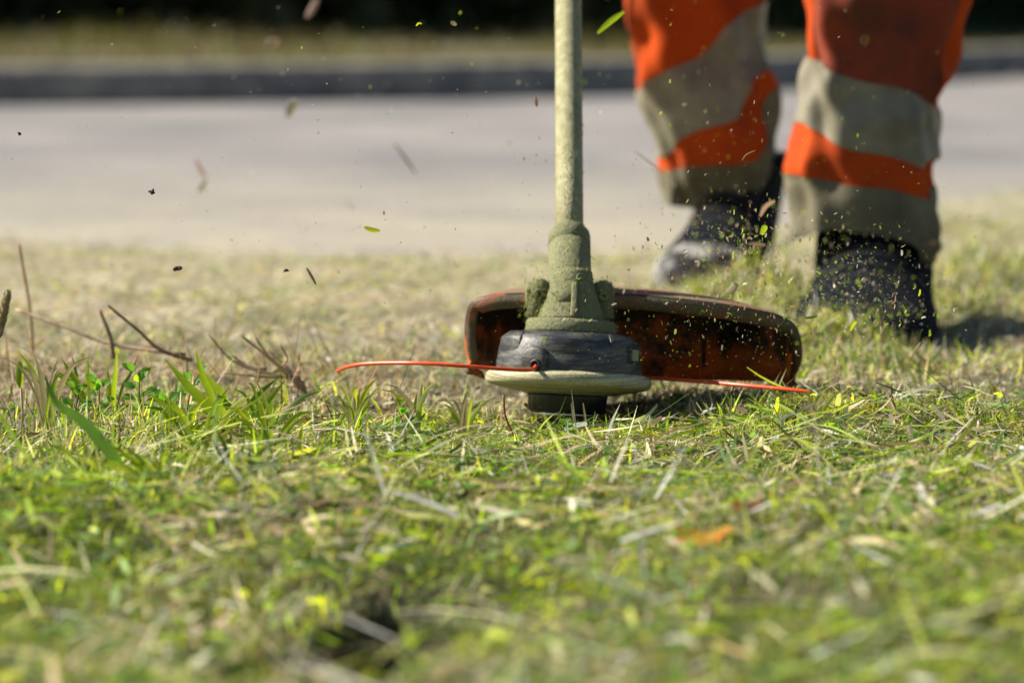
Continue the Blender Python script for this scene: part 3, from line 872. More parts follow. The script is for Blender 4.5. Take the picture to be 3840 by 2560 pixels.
skin_m = two_tone('skin', (.45, .27, .19), (.5, .31, .22), 30, rough=.6)

person = thing('person', (.31, 3.80, 0), 'person in dirty orange work trousers with grey reflective bands and dark boots, standing', 'person')

class Leg:
    def __init__(s, Yax, keys, seed):
        # keys: (py, leftpx, rightpx) visible part; then (z, cx, cy, r) above the view
        s.rows = []
        for (py, l, r) in keys['vis']:
            a, b = P(l, py, Yax), P(r, py, Yax)
            s.rows.append((a.z, (a.x + b.x) / 2, Yax, (b.x - a.x) / 2))
        s.rows += keys['up']
        s.rows.sort()
        s.z = [q[0] for q in s.rows]; s.c = [q[1] for q in s.rows]; s.y = [q[2] for q in s.rows]; s.r = [q[3] for q in s.rows]
        s.seed = seed; s.Y = Yax
    def at(s, u, z, off=0.0):
        cx, cy, r = (float(np.interp(z, s.z, q)) for q in (s.c, s.y, s.r))
        vis = 1.0 if z < .4 else max(0, 1 - (z - .4) * 4)
        fold = .0032 * math.sin(9 * u + 38 * z + s.seed) + .0028 * math.sin(55 * z + 2.3 * math.sin(2 * u + s.seed)) + .002 * math.sin(4 * u - 90 * z + s.seed * 2)
        fold += .004 * math.sin(3 * u + 20 * z + 2 * s.seed)
        rr = r + fold * vis - .003 + off
        c_, s_ = math.cos(u), math.sin(u)
        if s_ < 0: c_, s_ = math.copysign(abs(c_) ** .62, c_), -abs(s_) ** .62     # cloth hangs flat in front
        return Vector((cx + rr * c_, cy + rr * .86 * s_, z))
    def zpx(s, py): return P(1920, py, s.Y).z
    def tube(s, zlo, zhi, nu=72, nv=60, off=0.0):
        """zlo, zhi functions of s01 across the leg (0 = left)"""
        v = []
        for j in range(nv):
            for i in range(nu):
                u = 2 * math.pi * i / nu
                a = (1 - math.cos(u) * -1) / 2   # placeholder replaced below
                across = (math.cos(u) + 1) / 2
                z = zlo(across) + (zhi(across) - zlo(across)) * j / (nv - 1)
                v.append(s.at(u, z, off))
        return v, grid_faces(nu, nv, True)

def curve(leg, pts, l, r):
    xs = [(p[0] - l) / (r - l) for p in pts]; zs = [leg.zpx(p[1]) for p in pts]
    return lambda a: float(np.interp(a, xs, zs))

legL = Leg(3.99, dict(vis=[(-20, 2340, 2860), (140, 2352, 2858), (225, 2360, 2862), (262, 2364, 2885), (300, 2366, 2912), (345, 2385, 2912), (400, 2400, 2905), (500, 2437, 2915), (560, 2458, 2914), (610, 2470, 2912), (628, 2478, 2900), (660, 2486, 2880), (720, 2500, 2835), (790, 2512, 2800)],
                      up=[(.45, .245, 3.97, .084), (.55, .25, 3.95, .088), (.75, .27, 3.88, .098), (.86, .28, 3.84, .10)]), 1.3)
legR = Leg(3.57, dict(vis=[(-20, 2998, 3632), (70, 3006, 3608), (150, 3020, 3588), (225, 3022, 3566), (300, 3006, 3560), (380, 2990, 3522), (450, 2982, 3524), (500, 2980, 3526), (585, 2960, 3528), (610, 2954, 3506), (645, 2952, 3500), (665, 2962, 3500), (820, 2958, 3517), (920, 2952, 3532), (985, 2960, 3500)],
                      up=[(.45, .375, 3.62, .088), (.55, .38, 3.66, .09), (.75, .37, 3.76, .10), (.86, .36, 3.80, .10)]), 4.1)

# L curves
L_l, L_r = 2380, 2905
t1_top = curve(legL, [(2380, 338), (2450, 310), (2560, 262), (2640, 222), (2668, 160), (2700, 100), (2836, 24), (2905, 0)], L_l, L_r)
t1_bot = curve(legL, [(2380, 590), (2496, 534), (2620, 478), (2705, 428), (2752, 357), (2775, 290), (2860, 262), (2905, 255)], L_l, L_r)
t2_top = curve(legL, [(2380, 640), (2479, 622), (2657, 612), (2760, 592), (2815, 545), (2845, 450), (2868, 350), (2905, 315)], L_l, L_r)
hemL = curve(legL, [(2380, 760), (2520, 778), (2700, 788), (2800, 770), (2905, 700)], L_l, L_r)
top_z = lambda a: .86
up1 = lambda f, d: (lambda a: f(a) + d)
trL = mk('trouser_leg', *legL.tube(up1(t2_top, -.004), top_z, 80, 110), tro_m, person)
tp = mk('reflective_band', *legL.tube(t1_bot, t1_top, 80, 30, .0022), tape_m, trL)
mk('hem_panel', *legL.tube(hemL, t2_top, 80, 30, .0016), hem_m, trL)
# R curves
R_l, R_r = 2990, 3520
r1_top = curve(legR, [(2990, 212), (3032, 226), (3150, 272), (3300, 330), (3467, 393), (3520, 412)], R_l, R_r)
r1_bot = curve(legR, [(2990, 456), (3130, 515), (3270, 572), (3407, 622), (3440, 605), (3520, 588)], R_l, R_r)
r2_top = curve(legR, [(2955, 640), (3002, 648), (3150, 668), (3300, 700), (3440, 737), (3480, 715), (3500, 690)], R_l, R_r)
hemR = curve(legR, [(2960, 935), (3000, 905), (3036, 880), (3100, 855), (3174, 843), (3260, 862), (3340, 898), (3423, 962), (3478, 976), (3520, 940)], R_l, R_r)
trR = mk('trouser_leg', *legR.tube(up1(r2_top, -.004), top_z, 80, 110), tro_m, person)
mk('reflective_band', *legR.tube(r1_bot, r1_top, 80, 30, .0022), tape_m, trR)
mk('hem_panel', *legR.tube(hemR, r2_top, 80, 34, .0016), hem_m, trR)
# soiled front panel of the right trouser leg (dark rust, between the side seams)
pv = []
zA = legR.zpx(-30)
us = [math.radians(-150 + 108 * i / 26) for i in range(27)]
zl = []
for j in range(34):
    for u in us:
        a = (math.cos(u) + 1) / 2
        z = (r1_top(a) - .001) + (max(.86, 0) * 0 + .62 - r1_top(a)) * j / 33
        pv.append(legR.at(u, z, .0012))
tag(mk('front_panel', pv, grid_faces(27, 34, False), soiled_m, trR), 'soiled dark rust front panel')
# side seams
for leg, tr, ud in ((legR, trR, -42), (legR, trR, -152), (legL, trL, -150)):
    u = math.radians(ud); a = (math.cos(u) + 1) / 2
    topb = (r1_top if leg is legR else t1_top)(a)
    pts = [leg.at(u, topb + (.6 - topb) * k / 30, .0016) for k in range(31)]
    mk('seam', *tube(pts, .0011, 6), soiled_m, tr)

# boots
pale_toe_m = two_tone('scuffed_highlight_toe_cap', (.36, .36, .35), (.015, .015, .02), 22, .42, .55, rough=.8, spec=.2, bstr=.4)  # pale patches paint the toe's highlight into the colour, along with scuffs
def boot(heel, toe_dir, K=1.0, tm=None, low=1.0, zk=1.0):
    f = Vector((toe_dir[0], toe_dir[1], 0)).normalized(); sd = Vector((-f.y, f.x, 0)); H = Vector(heel)
    rings = [(.297, .030, 0, .012, .008), (.291, .034, 0, .029, .020), (.277, .038, 0, .041, .028), (.250, .041, 0, .049, .033), (.215, .045, 4, .052, .037), (.175, .052, 12, .050, .042), (.140, .062, 24, .046, .052),
             (.105, .074, 38, .043, .068), (.078, .092, 58, .043, .073), (.062, .118, 76, .045, .066), (.055, .138, 90, .052, .063), (.055, .146, 90, .050, .060), (.055, .135, 90, .044, .052)]
    rings = [(a * K, (b if b < .09 else .09 + (b - .09) * low) * K * (zk if a > .08 else 1), c, d * K * (1.16 if low < 1 and a > .07 else 1), e * K * (zk if a > .08 else (.95 if low == 1 else .72))) for a, b, c, d, e in rings]
    n = 28
    def ring(r, k0=0, off=0):
        s, z, t, hw, hh = r; t = math.radians(t)
        m = f * math.sin(t) + Vector((0, 0, math.cos(t)))
        c = H + f * s + Vector((0, 0, z))
        out = []
        for i in range(n):
            a = 2 * math.pi * i / n
            ca, sa = math.cos(a), math.sin(a)
            q = c + sd * ca * (hw + off) + m * sa * (hh + off)
            if q.z < .018 + H.z: q.z = .018 + H.z
            out.append(q)
        return out
    b = thing('work_boot', H, '', '') if False else None
    vs = [v for r in rings for v in ring(r)]
    o = mk('boot', vs, grid_faces(n, len(rings), True) + [tuple(range(n))], boot_m, person)
    # toe cap
    tc_ = rings[:4]
    vs = [v for r in tc_ for v in ring(r, off=.0022)]
    tag(mk('toe_cap', vs, grid_faces(n, len(tc_), True) + [tuple(range(n))], tm or toe_m, o), 'worn pale toe cap with painted highlight' if tm else 'dark dusty toe cap')
    # sole outline extruded with lugs
    outl = []
    prof = [(a * K, b * K * (1.16 if low < 1 else 1)) for a, b in ((-.004, .020), (.0, .032), (.02, .038), (.06, .038), (.11, .036), (.16, .042), (.21, .051), (.25, .050), (.28, .038), (.298, .018))]
    left = [(s, w_) for s, w_ in prof]; 
    pts2 = [(s, w_) for s, w_ in left] + [(s, -w_) for s, w_ in reversed(left)]
    vs = []
    for z, k in ((0.004, .96), (.008, 1.0), (.024, 1.03), (.028, .98)):
        for (s, w_) in pts2: vs.append(H + f * (s if k >= 1 else .15 + (s - .15) * k) + sd * w_ * k + Vector((0, 0, z)))
    m_ = len(pts2)
    so_ = mk('sole', vs, grid_faces(m_, 4, True) + [tuple(range(m_)), tuple(3 * m_ + i for i in range(m_))], sole_m, o)
    M0 = Matrix((( f.x, sd.x, 0, H.x), (f.y, sd.y, 0, H.y), (0, 0, 1, H.z), (0, 0, 0, 1)))
    for k in range(11):
        s = .012 + k * .028
        w_ = np.interp(s, [p[0] for p in prof], [p[1] for p in prof])
        mk('tread_lug', *box(M0, s, s + .014, -w_ * .98, -w_ * .3, -.002, .006), sole_m, o, smooth=False); mk('tread_lug', *box(M0, s, s + .014, w_ * .3, w_ * .98, -.002, .006), sole_m, o, smooth=False)
    # laces over the instep
    lc = []
    for k, (s, z, t, hw, hh) in enumerate([tuple(v * (1 if i_ == 2 else K * zk if i_ in (1, 4) else K) for i_, v in enumerate(q_)) for q_ in [(.165, .054, 14, .049, .043), (.145, .060, 22, .047, .050), (.125, .068, 31, .045, .060), (.108, .073, 38, .043, .067), (.092, .083, 48, .043, .071)]]):
        t = math.radians(t); mvec = f * math.sin(t) + Vector((0, 0, math.cos(t))); c = H + f * s + Vector((0, 0, z))
        pts = []
        for q in range(9):
            a = math.radians(48 + 84 * q / 8)
            pts.append(c + sd * math.cos(a) * (hw + .003) + mvec * math.sin(a) * (hh + .003) + f * (.006 * (q / 8 - .5) * (1 if k % 2 else -1)))
        mk('lace', *tube(pts, .0015, 6), lace_m, o)
    # padded collar roll on the high boot
    if low < 1: return o
    cpts = [H + f * K * (.055 + .062 * math.cos(2 * math.pi * q / 30)) + sd * K * .054 * math.sin(2 * math.pi * q / 30) + Vector((0, 0, (.09 + .048 * low) * K)) for q in range(31)]
    mk('collar', *tube(cpts, .008, 8), boot_m, o)
    return o
gzR = float(terrain(.37, 3.5)); gzL = float(terrain(.24, 3.95))
boot((.398, 3.675, gzR - .010), (-.17, -.985), 1.25, None, .12, .72)
boot((.290, 4.10, gzL - .006), (-.27, -.96), 1.12, pale_toe_m, 1.0, .85)

# the body: one continuous surface, grown from a skeleton of joints
sk = [((.33, 3.80, .98), .13), ((.285, 3.84, .86), .06), ((.245, 3.96, .48), .03), ((.245, 4.02, .12), .024), ((.265, 3.98, .07), .026),
      ((.365, 3.78, .86), .06), ((.378, 3.63, .48), .036), ((.378, 3.585, .12), .028), ((.372, 3.54, .07), .026),
      ((.33, 3.80, 1.18), .12), ((.33, 3.77, 1.42), .125), ((.33, 3.74, 1.54), .055), ((.33, 3.70, 1.66), .088), ((.33, 3.70, 1.76), .07),
      ((.14, 3.77, 1.44), .055), ((.06, 3.72, 1.16), .042), ((.10, 3.52, 1.02), .030),
      ((.52, 3.77, 1.44), .055), ((.58, 3.70, 1.16), .042), ((.42, 3.48, 1.02), .030)]
ed = [(0, 1), (1, 2), (2, 3), (3, 4), (0, 5), (5, 6), (6, 7), (7, 8), (0, 9), (9, 10), (10, 11), (11, 12), (12, 13), (10, 14), (14, 15), (15, 16), (10, 17), (17, 18), (18, 19)]
me = bpy.data.meshes.new('body')
off = wloc(person)
me.from_pydata([tuple(Vector(p) - off) for p, r in sk], ed, [])
bo = bpy.data.objects.new('body', me); COL.objects.link(bo); bo.parent = person
ms = bo.modifiers.new('skin', 'SKIN')
for k, (p, r) in enumerate(sk):
    me.skin_vertices[0].data[k].radius = (r, r)
me.skin_vertices[0].data[0].use_root = True
ss = bo.modifiers.new('sub', 'SUBSURF'); ss.levels = 1; ss.render_levels = 1
me.materials.append(boot_m)

# ================================================================== PLANTS AND SMALL THINGS
def ribbon(pts, widths, cup=.25, nseg=14, facing=None):
    pts = spline(pts, nseg)
    v = []
    for k, p in enumerate(pts):
        t = (pts[min(k + 1, nseg - 1)] - pts[max(k - 1, 0)]).normalized()
        fc = Vector(facing) if facing is not None else Vector((0, -1, .25))
        s = t.cross(fc).normalized(); nn = s.cross(t).normalized()
        wv = float(np.interp(k / (nseg - 1), np.linspace(0, 1, len(widths)), widths)) / 2
        v += [p - s * wv, p + nn * wv * cup, p + s * wv]
    return v, grid_faces(3, nseg, False)

g_bright = leaf_mat('bright_green_blade', (.17, .25, .025), .55)
g_mid = leaf_mat('green_blade', (.10, .17, .03), .5)
g_dark = leaf_mat('dark_green_blade', (.05, .11, .035), .35)
g_yellow = leaf_mat('yellow_green_blade', (.30, .36, .03), .55)
g_leaf = leaf_mat('weed_leaf', (.10, .24, .04), .5)
straw_m = leaf_mat('straw', (.40, .34, .20), .25)
brown_m = two_tone('woody_brown_stem', (.20, .13, .08), (.40, .29, .18), 60, rough=.75, bstr=.5, bscale=300)
red_m = two_tone('reddish_stem', (.22, .07, .04), (.30, .12, .06), 60, rough=.6)
def tuft(base, label, specs, group=None):
    t = thing('grass_tuft', base, label, 'grass tuft', group)
    for (pts, Ys, wd, mt) in specs:
        n = len(pts)
        q = [P(p[0], p[1], Y_) for p, Y_ in zip(pts, Ys)]
        mk('blade', *ribbon(q, [wd * .7, wd, wd * .95, wd * .6, wd * .05], facing=(random.uniform(-.5, .5), -1, random.uniform(0, .6))), mt, t)
    return t
ty = 2.66
tuft(G(900, 1640), 'tall tuft of broad bright green blades fanning out left of the cutting line', [
    ([(860, 1640), (800, 1545), (700, 1440), (618, 1344)], [ty] * 4, .0085, g_bright),
    ([(830, 1600), (790, 1480), (755, 1390), (735, 1310)], [ty + .02] * 4, .0065, g_bright),
    ([(850, 1620), (840, 1500), (800, 1440), (770, 1400)], [ty - .01] * 4, .0075, g_bright),
    ([(915, 1640), (930, 1540), (980, 1470), (1040, 1418)], [ty] * 4, .0060, g_mid),
    ([(920, 1640), (960, 1550), (1015, 1490), (1070, 1424)], [ty - .02] * 4, .0060, g_bright),
    ([(905, 1650), (880, 1560), (845, 1510), (815, 1478)], [ty - .02] * 4, .0070, g_dark),
    ([(925, 1660), (935, 1610), (925, 1560), (912, 1530)], [ty - .03] * 4, .0085, g_bright),
    ([(900, 1650), (870, 1590), (850, 1500), (848, 1440)], [ty] * 4, .0050, straw_m),
    ([(800, 1660), (720, 1590), (660, 1540), (600, 1500)], [ty - .05] * 4, .0080, g_bright),
    ([(790, 1680), (700, 1600), (650, 1560), (610, 1500)], [ty - .08] * 4, .0055, g_mid)])
tuft(G(430, 1560), 'tuft of upright narrow green blades behind the leafy weeds at far left', [
    ([(330, 1540), (293, 1442), (262, 1395), (235, 1348)], [2.74] * 4, .0065, g_bright),
    ([(425, 1540), (428, 1453), (434, 1380), (439, 1298)], [2.74] * 4, .0045, g_bright),
    ([(320, 1540), (281, 1459), (230, 1410), (184, 1373)], [2.76] * 4, .0060, g_mid),
    ([(330, 1540), (328, 1453), (328, 1400), (330, 1330)], [2.78] * 4, .0050, g_yellow),
    ([(400, 1540), (410, 1480), (405, 1420), (403, 1380)], [2.75] * 4, .0050, g_yellow),
    ([(440, 1540), (460, 1450), (490, 1400), (520, 1330)], [2.77] * 4, .0030, g_mid),
    ([(300, 1540), (290, 1460), (285, 1400), (270, 1330)], [2.80] * 4, .0045, g_dark)])
tuft(G(560, 1830), 'near tuft with one long dark arching blade and short yellow blades, lower left', [
    ([(480, 1785), (400, 1680), (300, 1570), (218, 1517), (165, 1400)], [2.36, 2.35, 2.34, 2.33, 2.33], .0085, g_dark),
    ([(520, 1830), (500, 1790), (440, 1750), (400, 1720)], [2.34] * 4, .0085, g_yellow),
    ([(585, 1830), (578, 1790), (545, 1745), (517, 1700)], [2.36] * 4, .0095, g_yellow),
    ([(640, 1830), (632, 1780), (634, 1730), (640, 1690)], [2.38] * 4, .0060, g_yellow),
    ([(600, 1860), (570, 1900), (560, 1860), (620, 1820)], [2.3] * 4, .006, g_dark),
    ([(560, 1840), (620, 1790), (700, 1760), (760, 1760)], [2.38] * 4, .0060, g_mid)])
tuft(G(1150, 1760), 'small upright tuft of yellow green blades in front of the line tip', [
    ([(1140, 1770), (1130, 1700), (1128, 1640), (1135, 1590)], [2.50] * 4, .0055, g_yellow),
    ([(1150, 1770), (1180, 1700), (1205, 1660), (1215, 1630)], [2.50] * 4, .0050, g_bright),
    ([(1130, 1760), (1100, 1700), (1090, 1680), (1070, 1660)], [2.52] * 4, .0050, g_mid)])
def auto_tuft(px, py, Yd, n, h, label, mats, seed):
    random.seed(seed)
    sp = []
    for k in range(n):
        dx = random.uniform(-1, 1); hh = h * random.uniform(.5, 1)
        bx = px + random.uniform(-18, 18)
        sp.append(([(bx, py), (bx + dx * hh * .15, py - hh * .45), (bx + dx * hh * .4, py - hh * .8), (bx + dx * hh * .75, py - hh * random.uniform(.85, 1.05))], [Yd + random.uniform(-.02, .02)] * 4, random.uniform(.0018, .0048), random.choice(mats)))
    return tuft(P(px, py, Yd), label, sp)
auto_tuft(1010, 1780, 2.52, 16, 294, 'sunlit tuft of thin blades in front of the broad bladed tuft', [g_bright, g_yellow, g_mid, straw_m], 31)
auto_tuft(700, 1700, 2.58, 14, 232, 'thin bladed tuft low between the leafy weeds and the broad blades', [g_bright, g_mid, g_yellow], 32)
auto_tuft(180, 1600, 2.66, 14, 294, 'spiky thin tuft beside the single stalk at far left', [g_bright, g_mid, straw_m], 33)
auto_tuft(1330, 1620, 2.62, 14, 201, 'low pale tuft right of the broad bladed tuft, under the line tip', [g_bright, g_yellow, straw_m], 34)
auto_tuft(1560, 1610, 2.66, 12, 201, 'low bright tuft left of the brim, under the orange line', [g_bright, g_yellow, straw_m], 35)
auto_tuft(870, 1920, 2.36, 14, 310, 'dark blurred tuft in the near left foreground', [g_dark, g_mid, g_yellow], 36)
auto_tuft(1740, 1630, 2.66, 12, 186, 'stubbly straw tuft just left of the brim', [straw_m, g_bright, straw_m], 37)
auto_tuft(3060, 1600, 2.66, 12, 155, 'pale tuft on the yellow moss right of the guard', [g_bright, g_yellow, straw_m], 38)
auto_tuft(3400, 1180, 3.7, 12, 248, 'bright tuft growing beside the outer side of the right boot', [g_bright, g_mid], 39) if False else None
auto_tuft2 = auto_tuft
def broad_tuft(px, py, Yd, n, h, label, mats, seed):
    random.seed(seed); sp = []
    for k in range(n):
        dx = random.uniform(-1, 1); hh = h * random.uniform(.45, 1); bx = px + random.uniform(-25, 25)
        sp.append(([(bx, py), (bx + dx * hh * .25, py - hh * .4), (bx + dx * hh * .6, py - hh * .75), (bx + dx * hh * 1.0, py - hh * random.uniform(.75, 1.0))], [Yd + random.uniform(-.03, .03)] * 4, random.uniform(.0024, .0052), random.choice(mats)))
    return tuft(P(px, py, Yd), label, sp)
broad_tuft(760, 1720, 2.56, 10, 294, 'broad bladed bright tuft sprawling below the leafy weeds', [g_bright, g_yellow, g_mid], 51)
broad_tuft(1080, 1860, 2.42, 10, 294, 'sprawling yellow green tuft between the near dark tuft and the small upright one', [g_bright, g_yellow, g_mid], 52)
broad_tuft(330, 1860, 2.38, 8, 263, 'sprawling green tuft low at the near left edge of the clump', [g_bright, g_mid], 53)
broad_tuft(1010, 1640, 2.64, 8, 263, 'leaning bright blades just right of the tall broad bladed tuft', [g_bright, g_mid], 54)
broad_tuft(620, 1900, 2.34, 8, 263, 'blurred bright tuft in the near left, in front of the long dark blade', [g_yellow, g_bright, g_mid], 55)
# tangle of dead stems behind the weeds, too mixed to count
VV, FF, CC = [], [], []
n = 320
x_ = rng.uniform(-.50, -.10, n); y_ = rng.uniform(2.78, 3.15, n)
cols = np.array([(.26, .17, .11), (.42, .33, .22), (.34, .22, .16)])[rng.integers(0, 3, n)] * rng.uniform(.7, 1.3, (n, 1))
push(*blades(np.stack([x_, y_, terrain(x_, y_) + .002], 1), rng.uniform(0, 6.283, n), rng.uniform(.03, .10, n), rng.uniform(.0008, .0020, n), rng.uniform(.6, 1.45, n), rng.uniform(-.5, .4, n), cols, tipw=.5))
tag(mk_np('dead_stems', np.concatenate(VV), np.concatenate(FF), strawy, np.concatenate(CC)), 'loose tangle of dry brown stems on the turf behind the weeds', 'dead stems', kind='stuff')
random.seed(77)
# single folded broad blade at the far left
t = thing('grass_stalk', G(86, 1620), 'single upright stalk with a short cut broad blade at the left edge', 'grass stalk')
mk('stalk', *tube([P(86, 1625, 2.7), P(84, 1540, 2.7), P(78, 1455, 2.7)], [.0012, .0010, .0009], 8), straw_m, t)
mk('blade', *ribbon([P(78, 1462, 2.7), P(74, 1430, 2.7), P(75, 1390, 2.7), P(79, 1355, 2.7)], [.001, .0058, .0062, .0055], cup=.6), g_bright, t)
# foxtail at the left edge of the picture
t = thing('seed_head', G(-60, 1560), 'brown bristly foxtail seed head leaning in from the left edge', 'seed head')
q = spline([P(-70, 1560, 2.74), P(-40, 1380, 2.73), P(0, 1240, 2.72), P(32, 1092, 2.71)], 24)
mk('stem', *tube(q[:18], .0009, 7), straw_m, t)
hv = q[14:]
vs = []
bb, hd_ = [], []
for k in range(700):
    s = random.random(); i = min(int(s * (len(hv) - 1)), len(hv) - 2); p = hv[i].lerp(hv[i + 1], s * (len(hv) - 1) - i)
    a = random.uniform(0, 6.283); r = .0030 * math.sin(math.pi * (.12 + .86 * s)) ** .5
    bb.append((p.x + r * math.cos(a), p.y + r * math.sin(a), p.z)); hd_.append(a)
n = len(bb)
mk('ear', *tube(hv, [.0016 + .0014 * math.sin(math.pi * (.1 + .85 * k / (len(hv) - 1))) for k in range(len(hv))], 10), brown_m, t)
cols = np.array([(.20, .17, .07), (.13, .15, .05), (.28, .20, .12)])[rng.integers(0, 3, n)]
v = blades(np.array(bb), np.array(hd_), rng.uniform(.0015, .0035, n), rng.uniform(.0006, .0012, n), rng.uniform(.2, .8, n), rng.uniform(-.3, .3, n), cols, segs=2)
tag(mk_np('bristles', v[0], v[1], strawy, v[2], parent=t), kind='stuff')

# leafy weeds: stem and lobed leaflets
def leaflet(c, d, nrm, L, Wd):
    d = d.normalized(); s = d.cross(nrm).normalized(); nrm = s.cross(d)
    v, f = [], []
    prof = [(0, .02), (.15, .55), (.25, .5), (.38, .9), (.48, .78), (.6, 1), (.72, .75), (.85, .6), (1, .08)]
    for (t, w_) in prof:
        droop = -nrm * (t * t * L * .25)
        v += [c + d * t * L - s * w_ * Wd / 2 + nrm * .12 * Wd * w_ + droop, c + d * t * L + droop, c + d * t * L + s * w_ * Wd / 2 + nrm * .12 * Wd * w_ + droop]
    return v, grid_faces(3, len(prof), False)
def weed(base_px, tip_px, Yd, nl, L, label, seed):
    random.seed(seed)
    b = P(*base_px, Yd); tp_ = P(*tip_px, Yd)
    t = thing('weed_plant', b, label, 'weed', 'leafy weeds at the left of the verge')
    sp2 = spline([b, (b + tp_) / 2 + Vector((random.uniform(-.004, .004), 0, 0)), tp_], 12)
    mk('stem', *tube(sp2, [.0009 - .0005 * k / 11 for k in range(12)], 6), red_m, t)
    for k in range(nl):
        s = .25 + .75 * (k + .5) / nl
        p = sp2[min(11, int(s * 11))]
        a = k * 2.4 + seed
        d = Vector((math.cos(a), math.sin(a) * .8, .35 if k < nl - 3 else .9))
        st = p + d.normalized() * L * .5
        for da in (-.7, 0, .7):
            dd = Vector((d.x * math.cos(da) - d.y * math.sin(da), d.x * math.sin(da) + d.y * math.cos(da), d.z + random.uniform(-.2, .3)))
            mk('leaf', *leaflet(st, dd, Vector((random.uniform(-.6, .6), random.uniform(-1.4, -.3), .8)), L * random.uniform(1.0, 1.4), L * .8), g_leaf if random.random() < .7 else g_bright, t)
    return t
weed((545, 1600), (522, 1385), 2.70, 9, .0085, 'tallest leafy weed with lobed bright green leaves and reddish stem', 3)
weed((360, 1600), (372, 1430), 2.68, 8, .0080, 'leafy weed with round leaves left of the tallest weed', 5)
weed((290, 1600), (300, 1452), 2.66, 7, .0075, 'low leafy weed beside the upright narrow blades, leftmost of its kind', 8)
weed((625, 1610), (620, 1490), 2.68, 8, .0080, 'low bushy weed at the foot of the broad bladed tuft', 11)
weed((700, 1600), (745, 1395), 2.72, 8, .0070, 'thin weed with small leaves rising behind the broad bladed tuft', 14)
weed((2130, 1660), (2110, 1600), 2.62, 5, .0065, 'tiny weed in front of the black bump knob', 17)
weed((2620, 1680), (2610, 1610), 2.60, 6, .0070, 'small clover like weed below the right hand end of the guard', 21)
weed((1500, 1680), (1490, 1520), 2.64, 5, .0065, 'thin young weed between the broad tuft and the cutter brim', 23)
random.seed(99)

# cut woody stems behind the weeds
t = thing('cut_plant_stump', P(1090, 1420, 2.93), 'brown woody plant stump with several cut stems slanting to the left', 'stump')
stubs_ = [((1095, 1420), (900, 1370), (775, 1247)), ((1080, 1405), (990, 1330), (895, 1250)), ((1100, 1410), (1010, 1350), (955, 1262)), ((1060, 1412), (960, 1420), (835, 1395)), ((1140, 1430), (1090, 1400), (1000, 1310)),
          ((1000, 1385), (930, 1385), (868, 1330)), ((1130, 1440), (1020, 1440), (905, 1452)), ((1110, 1420), (1130, 1370), (1120, 1330)), ((1020, 1400), (1060, 1340), (1050, 1290))]
for (a, m1, b) in stubs_:
    Yb = 2.93 + random.uniform(-.05, .06); r = random.uniform(.0009, .0018)
    q_ = [P(*a, 2.93), P(m1[0] + random.uniform(-15, 15), m1[1] + random.uniform(-14, 14), Yb), P(*b, Yb)]
    mk('stem', *tube(spline(q_, 12), [r * (1.25 - .5 * k / 11) * (1 + .25 * (k % 4 == 1)) for k in range(12)], 8), brown_m if random.random() < .6 else straw_m, t)
mk('root_crown', *tube(spline([P(1150, 1475, 2.93), P(1115, 1430, 2.93), P(1085, 1408, 2.93)], 8), [.001, .003, .0035, .004, .0035, .003, .002, .001], 10), brown_m, t)
tag(mk('twig', *tube(spline([P(720, 1352, 2.96), P(600, 1310, 2.95), P(520, 1240, 2.93), P(402, 1143, 2.92)], 16), [.0019 - .0007 * k / 15 for k in range(16)], 8), brown_m, origin=P(720, 1352, 2.96)), 'long thin brown twig slanting up to the left behind the weeds', 'twig')
tag(mk('twig', *tube(spline([P(425, 1345, 3.0), P(412, 1260, 3.0), P(373, 1162, 3.0)], 12), [.0026 - .001 * k / 11 for k in range(12)], 8), brown_m, origin=P(425, 1345, 3.0)), 'short dark upright twig behind the leafy weeds at left', 'twig')
tag(mk('twig', *tube(spline([P(60, 1160, 3.05), P(230, 1220, 3.02), P(420, 1290, 3.0), P(700, 1330, 2.97)], 16), [.0016] * 16, 8), brown_m, origin=P(230, 1220, 3.02)), 'thin pale twig lying across the dry turf at far left', 'twig')
tag(mk('dry_stalk', *tube(spline([P(125, 1330, 3.12), P(115, 1172, 3.12), P(90, 1020, 3.12), P(72, 915, 3.12)], 12), [.0012] * 12, 7), red_m, origin=P(125, 1330, 3.12)), 'tall thin reddish stem standing at the left edge', 'stem')
tag(mk('dry_stalk', *tube(spline([P(1930, 1640, 2.68), P(1895, 1560, 2.68), P(1888, 1480, 2.68)], 10), [.0009] * 10, 7), red_m, origin=P(1930, 1640, 2.68)), 'short pinkish cut stem standing before the left of the brim', 'stem')
for (a, b, lab) in (((2150, 1620), (2142, 1510), 'straw stub standing before the middle of the bump knob'), ((2198, 1620), (2186, 1510), 'brown stub standing before the right of the bump knob'), ((2735, 1560), (2742, 1480), 'thin grey stub standing under the right hand line'), ((2470, 1620), (2500, 1560), 'short brown stub leaning right beneath the brim')):
    tag(mk('grass_stub', *ribbon([P(*a, 2.68), P((a[0] + b[0]) / 2 + 2, (a[1] + b[1]) / 2, 2.68), P(*b, 2.68)], [.0014, .0018, .0008], nseg=6), straw_m, origin=P(*a, 2.68)), lab, 'grass stub', 'cut stubs round the cutter head')

